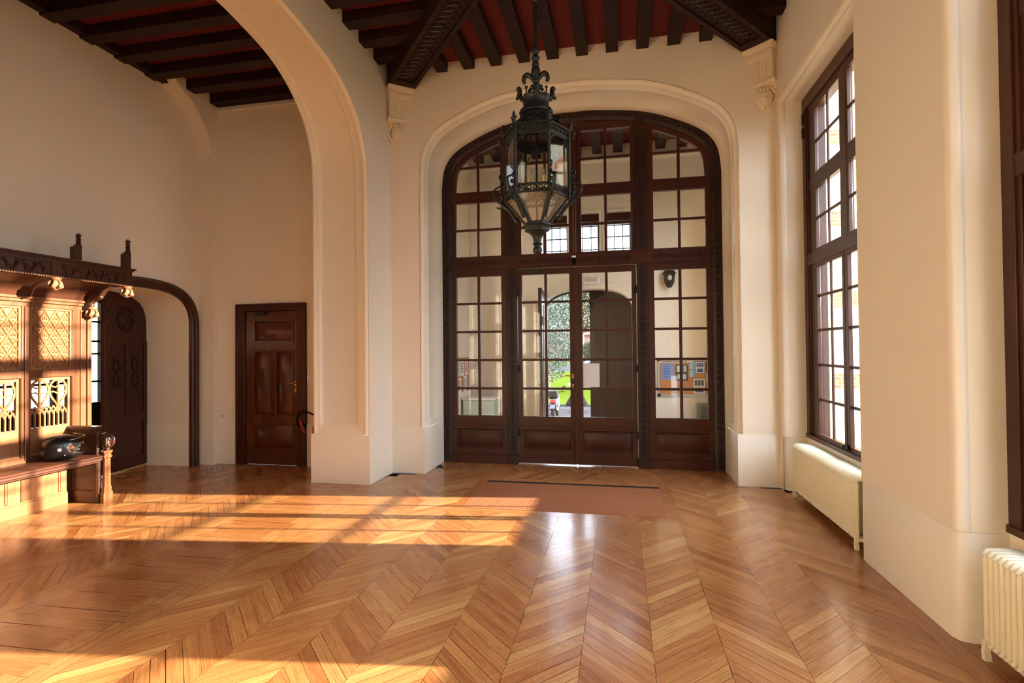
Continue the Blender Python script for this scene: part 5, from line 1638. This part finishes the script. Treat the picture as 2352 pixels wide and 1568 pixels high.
for k, (y, z, c_) in enumerate(((-.36,.2,0),(-.12,.2,0),(.14,.2,1),(-.3,-.1,0),(.05,-.08,0))):
    r = tag(empty('notice_sheet', (VX0+.021, 8.95+y, 1.15+z)), ['white sheet upper left on the side board','white sheet upper middle on the side board','white sheet with red print upper right on the side board','white sheet lower left on the side board','white sheet lower right on the side board'][k], 'notice', 'papers on the side notice board')
    m = MB(); m.box(0,.002,0,.2,-.27,0); m.build('sheet', 'paper', r)
    m = MB()
    for j in range(6): m.box(.002,.003,.02,.17-.02*(j%3),-.06-j*.03,-.045-j*.03)
    m.build('print', 'red_p' if c_ else 'greybox', r)

# ------------------------------------------------------------------ outdoors
GZ = -1.3
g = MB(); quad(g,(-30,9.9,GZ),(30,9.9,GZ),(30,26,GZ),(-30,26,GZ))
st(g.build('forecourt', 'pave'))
g = MB(); quad(g,(2.3,-20,GZ),(40,-20,GZ),(40,9.9,GZ),(2.3,9.9,GZ)); quad(g,(-40,-20,GZ),(-9.5,-20,GZ),(-9.5,9.9,GZ),(-40,9.9,GZ)); st(g.build('garden_ground', 'dark_ground'))
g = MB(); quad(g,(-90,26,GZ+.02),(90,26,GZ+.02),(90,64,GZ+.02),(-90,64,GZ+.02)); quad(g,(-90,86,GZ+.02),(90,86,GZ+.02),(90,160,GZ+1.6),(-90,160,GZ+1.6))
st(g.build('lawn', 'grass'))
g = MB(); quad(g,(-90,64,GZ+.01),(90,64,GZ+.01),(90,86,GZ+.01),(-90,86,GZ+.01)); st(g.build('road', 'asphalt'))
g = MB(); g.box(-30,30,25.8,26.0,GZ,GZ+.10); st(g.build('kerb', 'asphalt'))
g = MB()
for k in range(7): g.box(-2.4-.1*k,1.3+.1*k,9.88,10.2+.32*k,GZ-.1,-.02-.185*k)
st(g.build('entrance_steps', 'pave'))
w = MB(); w.box(2.2,12,8.2,8.5,-1.4,9); w.box(2.45,2.8,7.9,8.2,-1.4,9)
st(w.build('neighbour_wing', 'brick'))
w = MB(); w.box(-15.5,-15,-2,20,-1.4,8); st(w.build('courtyard_wall', 'brick'))
def foliage(name, n, box, size, mat, label, cat, loc, trunk=None, group=None, shape=None):
    r = tag(empty(name, loc), label, cat, group)
    m = MB(); rnd = random.Random(len(label)*7+n)
    for i in range(n):
        while True:
            p = Vector((rnd.uniform(-1,1), rnd.uniform(-1,1), rnd.uniform(-1,1)))
            if p.length < 1 and (shape is None or shape(p)): break
        c = Vector((p.x*box[0], p.y*box[1], box[3]+p.z*box[2]))
        a = Vector((rnd.gauss(0,1),rnd.gauss(0,1),rnd.gauss(0,1))).normalized(); b = a.cross(Vector((rnd.gauss(0,1),rnd.gauss(0,1),rnd.gauss(0,1)))).normalized()
        s = size*rnd.uniform(.5,1.3)
        m.add([c+a*s, c+b*s*.5, c-a*s, c-b*s*.5], [(0,1,2,3)])
    m.build('foliage', mat, r, flat=True, weld=False)
    if trunk:
        m = MB(); m.tube([(0,0,0),(.1,0,trunk[1]*.5),(0,.1,trunk[1])], [trunk[0],trunk[0]*.8,trunk[0]*.4], 8)
        for k in range(5):
            a = k*1.3; z = trunk[1]*(.45+.1*k); m.tube([(0.05,0,z),(math.cos(a)*box[0]*.5,math.sin(a)*box[1]*.5,z+box[2]*.3)], [trunk[0]*.3,trunk[0]*.08], 5)
        m.build('trunk', 'bark', r)
    return r
def at(u, v, Y):
    f, yaw, pi_, r = 1215.0134, .1995, .0134, -.0097
    a, b = u-1176, v-784
    x1 = (math.cos(r)*a+math.sin(r)*b)/f; z2 = -(-math.sin(r)*a+math.cos(r)*b)/f
    y1 = math.cos(pi_)-math.sin(pi_)*z2; z1 = math.sin(pi_)+math.cos(pi_)*z2
    X = math.cos(yaw)*x1-math.sin(yaw)*y1; Yd = math.sin(yaw)*x1+math.cos(yaw)*y1
    t = Y/Yd; return Vector((X*t, Y, 1.55+z1*t))
p = at(1255, 850, 34)
foliage('cedar_tree', 15000, (2.0,2.2,3.4,3.9), .075, 'cedar', 'blue-green cedar with drooping branches on the lawn beyond the open door', 'tree', (p.x, 34, GZ), (.25,7))
p = at(1335, 700, 105)
foliage('garden_tree', 15000, (10,6,7.5,13), .30, 'autumn', 'tall olive-leaved tree across the road behind the cedar', 'tree', (p.x, 105, GZ+.4), (.5,13))
p = at(1297, 820, 96)
m = foliage('shrub', 1500, (1.9,1.4,1.3,1.1), .16, 'leaf', 'round green shrub on the far lawn between the trees', 'shrub', (p.x, 96, GZ+.25))
p = at(1352, 800, 92)
foliage('hedge', 6000, (3.6,1.0,2.2,1.9), .16, 'leaf', 'dark green hedge behind the white car', 'hedge', (p.x+1.6, 92, GZ+.1))
hs = tag(empty('house', (at(1318,760,135).x, 135, GZ+1)), 'pink rendered house with terracotta roof far behind the trees', 'house')
m = MB(); m.box(-7,7,0,8,0,5.2); m.build('wall', 'pinkwall', hs)
m = MB(); m.add([(-7.6,-.6,5.1),(7.6,-.6,5.1),(7.6,8.6,5.1),(-7.6,8.6,5.1),(-4,4,7.6),(4,4,7.6)], [(0,1,5,4),(1,2,5),(2,3,4,5),(3,0,4),(0,3,2,1)]); m.build('roof', 'tile', hs, flat=True)
for x in (-4.5,-1.5,1.5,4.5):
    m = MB(); m.box(x-.5,x+.5,-.05,.0,2.2,3.8); m.build('window', 'lead', hs)
# white car
p = at(1353, 820, 80)
car = tag(empty('car', (p.x+1.4, 80, GZ)), 'white car parked on the road beyond the lawn', 'car')
def carpart():
    m = MB(); pr = [(-2.1,.35),(-2.1,.75),(-1.9,.9),(-1.25,.98),(-.55,1.42),(.9,1.45),(1.6,1.0),(2.05,.92),(2.15,.6),(2.1,.35)]
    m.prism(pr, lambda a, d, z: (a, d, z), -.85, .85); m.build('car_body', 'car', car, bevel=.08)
    m = MB(); m.prism([(-1.1,1.0),(-.5,1.36),(.85,1.38),(1.4,1.02)], lambda a, d, z: (a, d, z), -.87, .87); m.build('car_window', 'lead', car)
    for x in (-1.35, 1.35):
        for y in (-.8, .8):
            m = MB(); m.lathe([(.0,-.1),(.33,-.1),(.33,.1),(0,.1)], (x,y,.33), 18, axis='y'); m.build('wheel', 'black', car)
carpart()
# motorcycle seen from behind
p = at(1271, 945, 21)
mc = tag(empty('motorcycle', (p.x, 21, GZ)), 'parked motorcycle with top case and number plate seen from behind through the left door', 'motorcycle')
def MC(m, n, mat, **k): return m.build(n, mat, mc, **k)
m = MB(); m.lathe([(.0,-.06),(.22,-.06),(.29,-.05),(.31,0),(.29,.05),(.22,.06),(0,.06)], (0,0,.31), 22, axis='x'); MC(m,'rear_wheel','black')
m = MB(); m.lathe([(.0,-.05),(.22,-.05),(.29,-.04),(.30,0),(.29,.04),(.22,.05),(0,.05)], (0,1.35,.30), 22, axis='x'); MC(m,'front_wheel','black')
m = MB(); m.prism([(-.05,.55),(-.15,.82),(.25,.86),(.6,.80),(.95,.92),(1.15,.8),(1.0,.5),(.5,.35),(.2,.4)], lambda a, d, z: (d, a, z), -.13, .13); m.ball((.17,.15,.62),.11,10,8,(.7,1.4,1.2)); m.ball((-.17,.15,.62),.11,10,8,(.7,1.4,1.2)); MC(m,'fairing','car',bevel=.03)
m = MB(); m.box(-.16,.16,-.05,.6,.82,.9); MC(m,'seat','black',bevel=.03)
m = MB(); m.frustum((-.24,.24,-.42,-.02),(-.20,.20,-.38,-.05),.93,1.18); m.box(-.06,.06,-.3,.1,.86,.94); MC(m,'top_case','black',bevel=.03)
m = MB(); m.box(-.12,.12,-.22,-.16,.70,.80); MC(m,'tail_light','tail',bevel=.01)
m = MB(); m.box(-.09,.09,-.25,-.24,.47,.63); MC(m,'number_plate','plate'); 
m = MB(); m.box(-.08,.08,-.23,-.1,.40,.7); m.box(-.05,.05,-.3,-.2,.20,.42); MC(m,'mudguard','black',bevel=.01)
m = MB(); m.tube([(-.2,.5,.35),(-.2,-.2,.45)], .05, 10); m.tube([(.2,.5,.35),(.2,-.2,.45)], .05, 10); MC(m,'exhaust','chrome')
m = MB(); m.tube([(-.36,.9,1.06),(0,1.0,1.02),(.36,.9,1.06)], .018, 8); m.tube([(0,1.0,1.0),(0,1.3,.32)], .04, 8); MC(m,'handlebar','black')
for s in (-1, 1):
    m = MB(); m.tube([(s*.25,.95,1.05),(s*.34,.92,1.2)], .008, 6); m.ball((s*.34,.9,1.24), .06, 10, 6, (1.2,.4,.8)); MC(m,'mirror','black')
m = MB(); m.tube([(-.1,.4,.3),(-.28,.42,.02)], .015, 6); MC(m,'kickstand','black')
# scooter with leg cover, front view
p = at(1326, 942, 23.6)
sc_ = tag(empty('scooter', (p.x, 23.6, GZ)), 'scooter under a black waterproof leg cover, parked right of the motorcycle', 'scooter')
def SC(m, n, mat, **k): return m.build(n, mat, sc_, **k)
m = MB(); rows = []
for z, hw, d in ((.30,.50,.30),(.42,.46,.30),(.6,.36,.26),(.8,.24,.2),(.98,.14,.12),(1.02,.10,.08)):
    rows.append([(hw*math.cos(2*PI*k/16)*(1+.05*math.sin(5*k)), -.1+d*math.sin(2*PI*k/16), z) for k in range(16)])
for r_ in rows: m.v += r_
for i in range(5):
    for k in range(16): m.f.append((i*16+k,i*16+(k+1)%16,(i+1)*16+(k+1)%16,(i+1)*16+k))
SC(m,'leg_cover','burl',solid=.01)
m = MB(); m.lathe([(.0,-.05),(.18,-.05),(.23,0),(.18,.05),(0,.05)], (0,-.35,.24), 18, axis='x'); SC(m,'front_wheel','black')
m = MB(); m.lathe([(.0,-.05),(.18,-.05),(.23,0),(.18,.05),(0,.05)], (0,.85,.24), 18, axis='x'); SC(m,'rear_wheel','black')
m = MB(); m.ball((0,-.3,.52), .14, 12, 8, (1,1.2,.8)); m.prism([(-.1,.3),(.9,.3),(1.0,.7),(.3,.75),(.1,.4)], lambda a, d, z: (d, a, z), -.16, .16); m.tube([(0,-.33,.3),(0,-.1,1.05)], .05, 8); SC(m,'scooter_body','lead',bevel=.03)
m = MB(); m.tube([(-.34,-.05,1.05),(0,-.12,1.08),(.34,-.05,1.05)], .02, 8); SC(m,'handlebar','black')
for s in (-1, 1):
    m = MB(); m.tube([(s*.22,-.08,1.08),(s*.32,-.06,1.2)], .008, 6); m.ball((s*.33,-.06,1.24), .06, 10, 6, (1.2,.4,.8)); SC(m,'mirror','white')
# potted plant in the far room
pl = tag(empty('potted_plant', (-8.3, 6.62, 0)), 'broad-leaved plant before the far window beyond the arched opening', 'plant')
m = MB(); m.lathe([(.12,0),(.16,.02),(.19,.35),(.2,.37),(.17,.37)], (0,0,0), 16); m.build('pot', 'tile', pl)
m = MB(); rnd = random.Random(3)
m.tube([(0,0,.3),(.02,.02,.9),(.0,.05,1.45)], .015, 6)
for k in range(22):
    a = rnd.uniform(0, 6.28); z = 1.1+k*.025; L_ = rnd.uniform(.2,.34); c, s = math.cos(a), math.sin(a)
    m.add([(0,0,z),(c*L_*.5-s*.06,s*L_*.5+c*.06,z+.09),(c*L_,s*L_,z+.02),(c*L_*.5+s*.06,s*L_*.5-c*.06,z+.09)], [(0,1,2,3)])
m.build('leaves', 'autumn', pl)
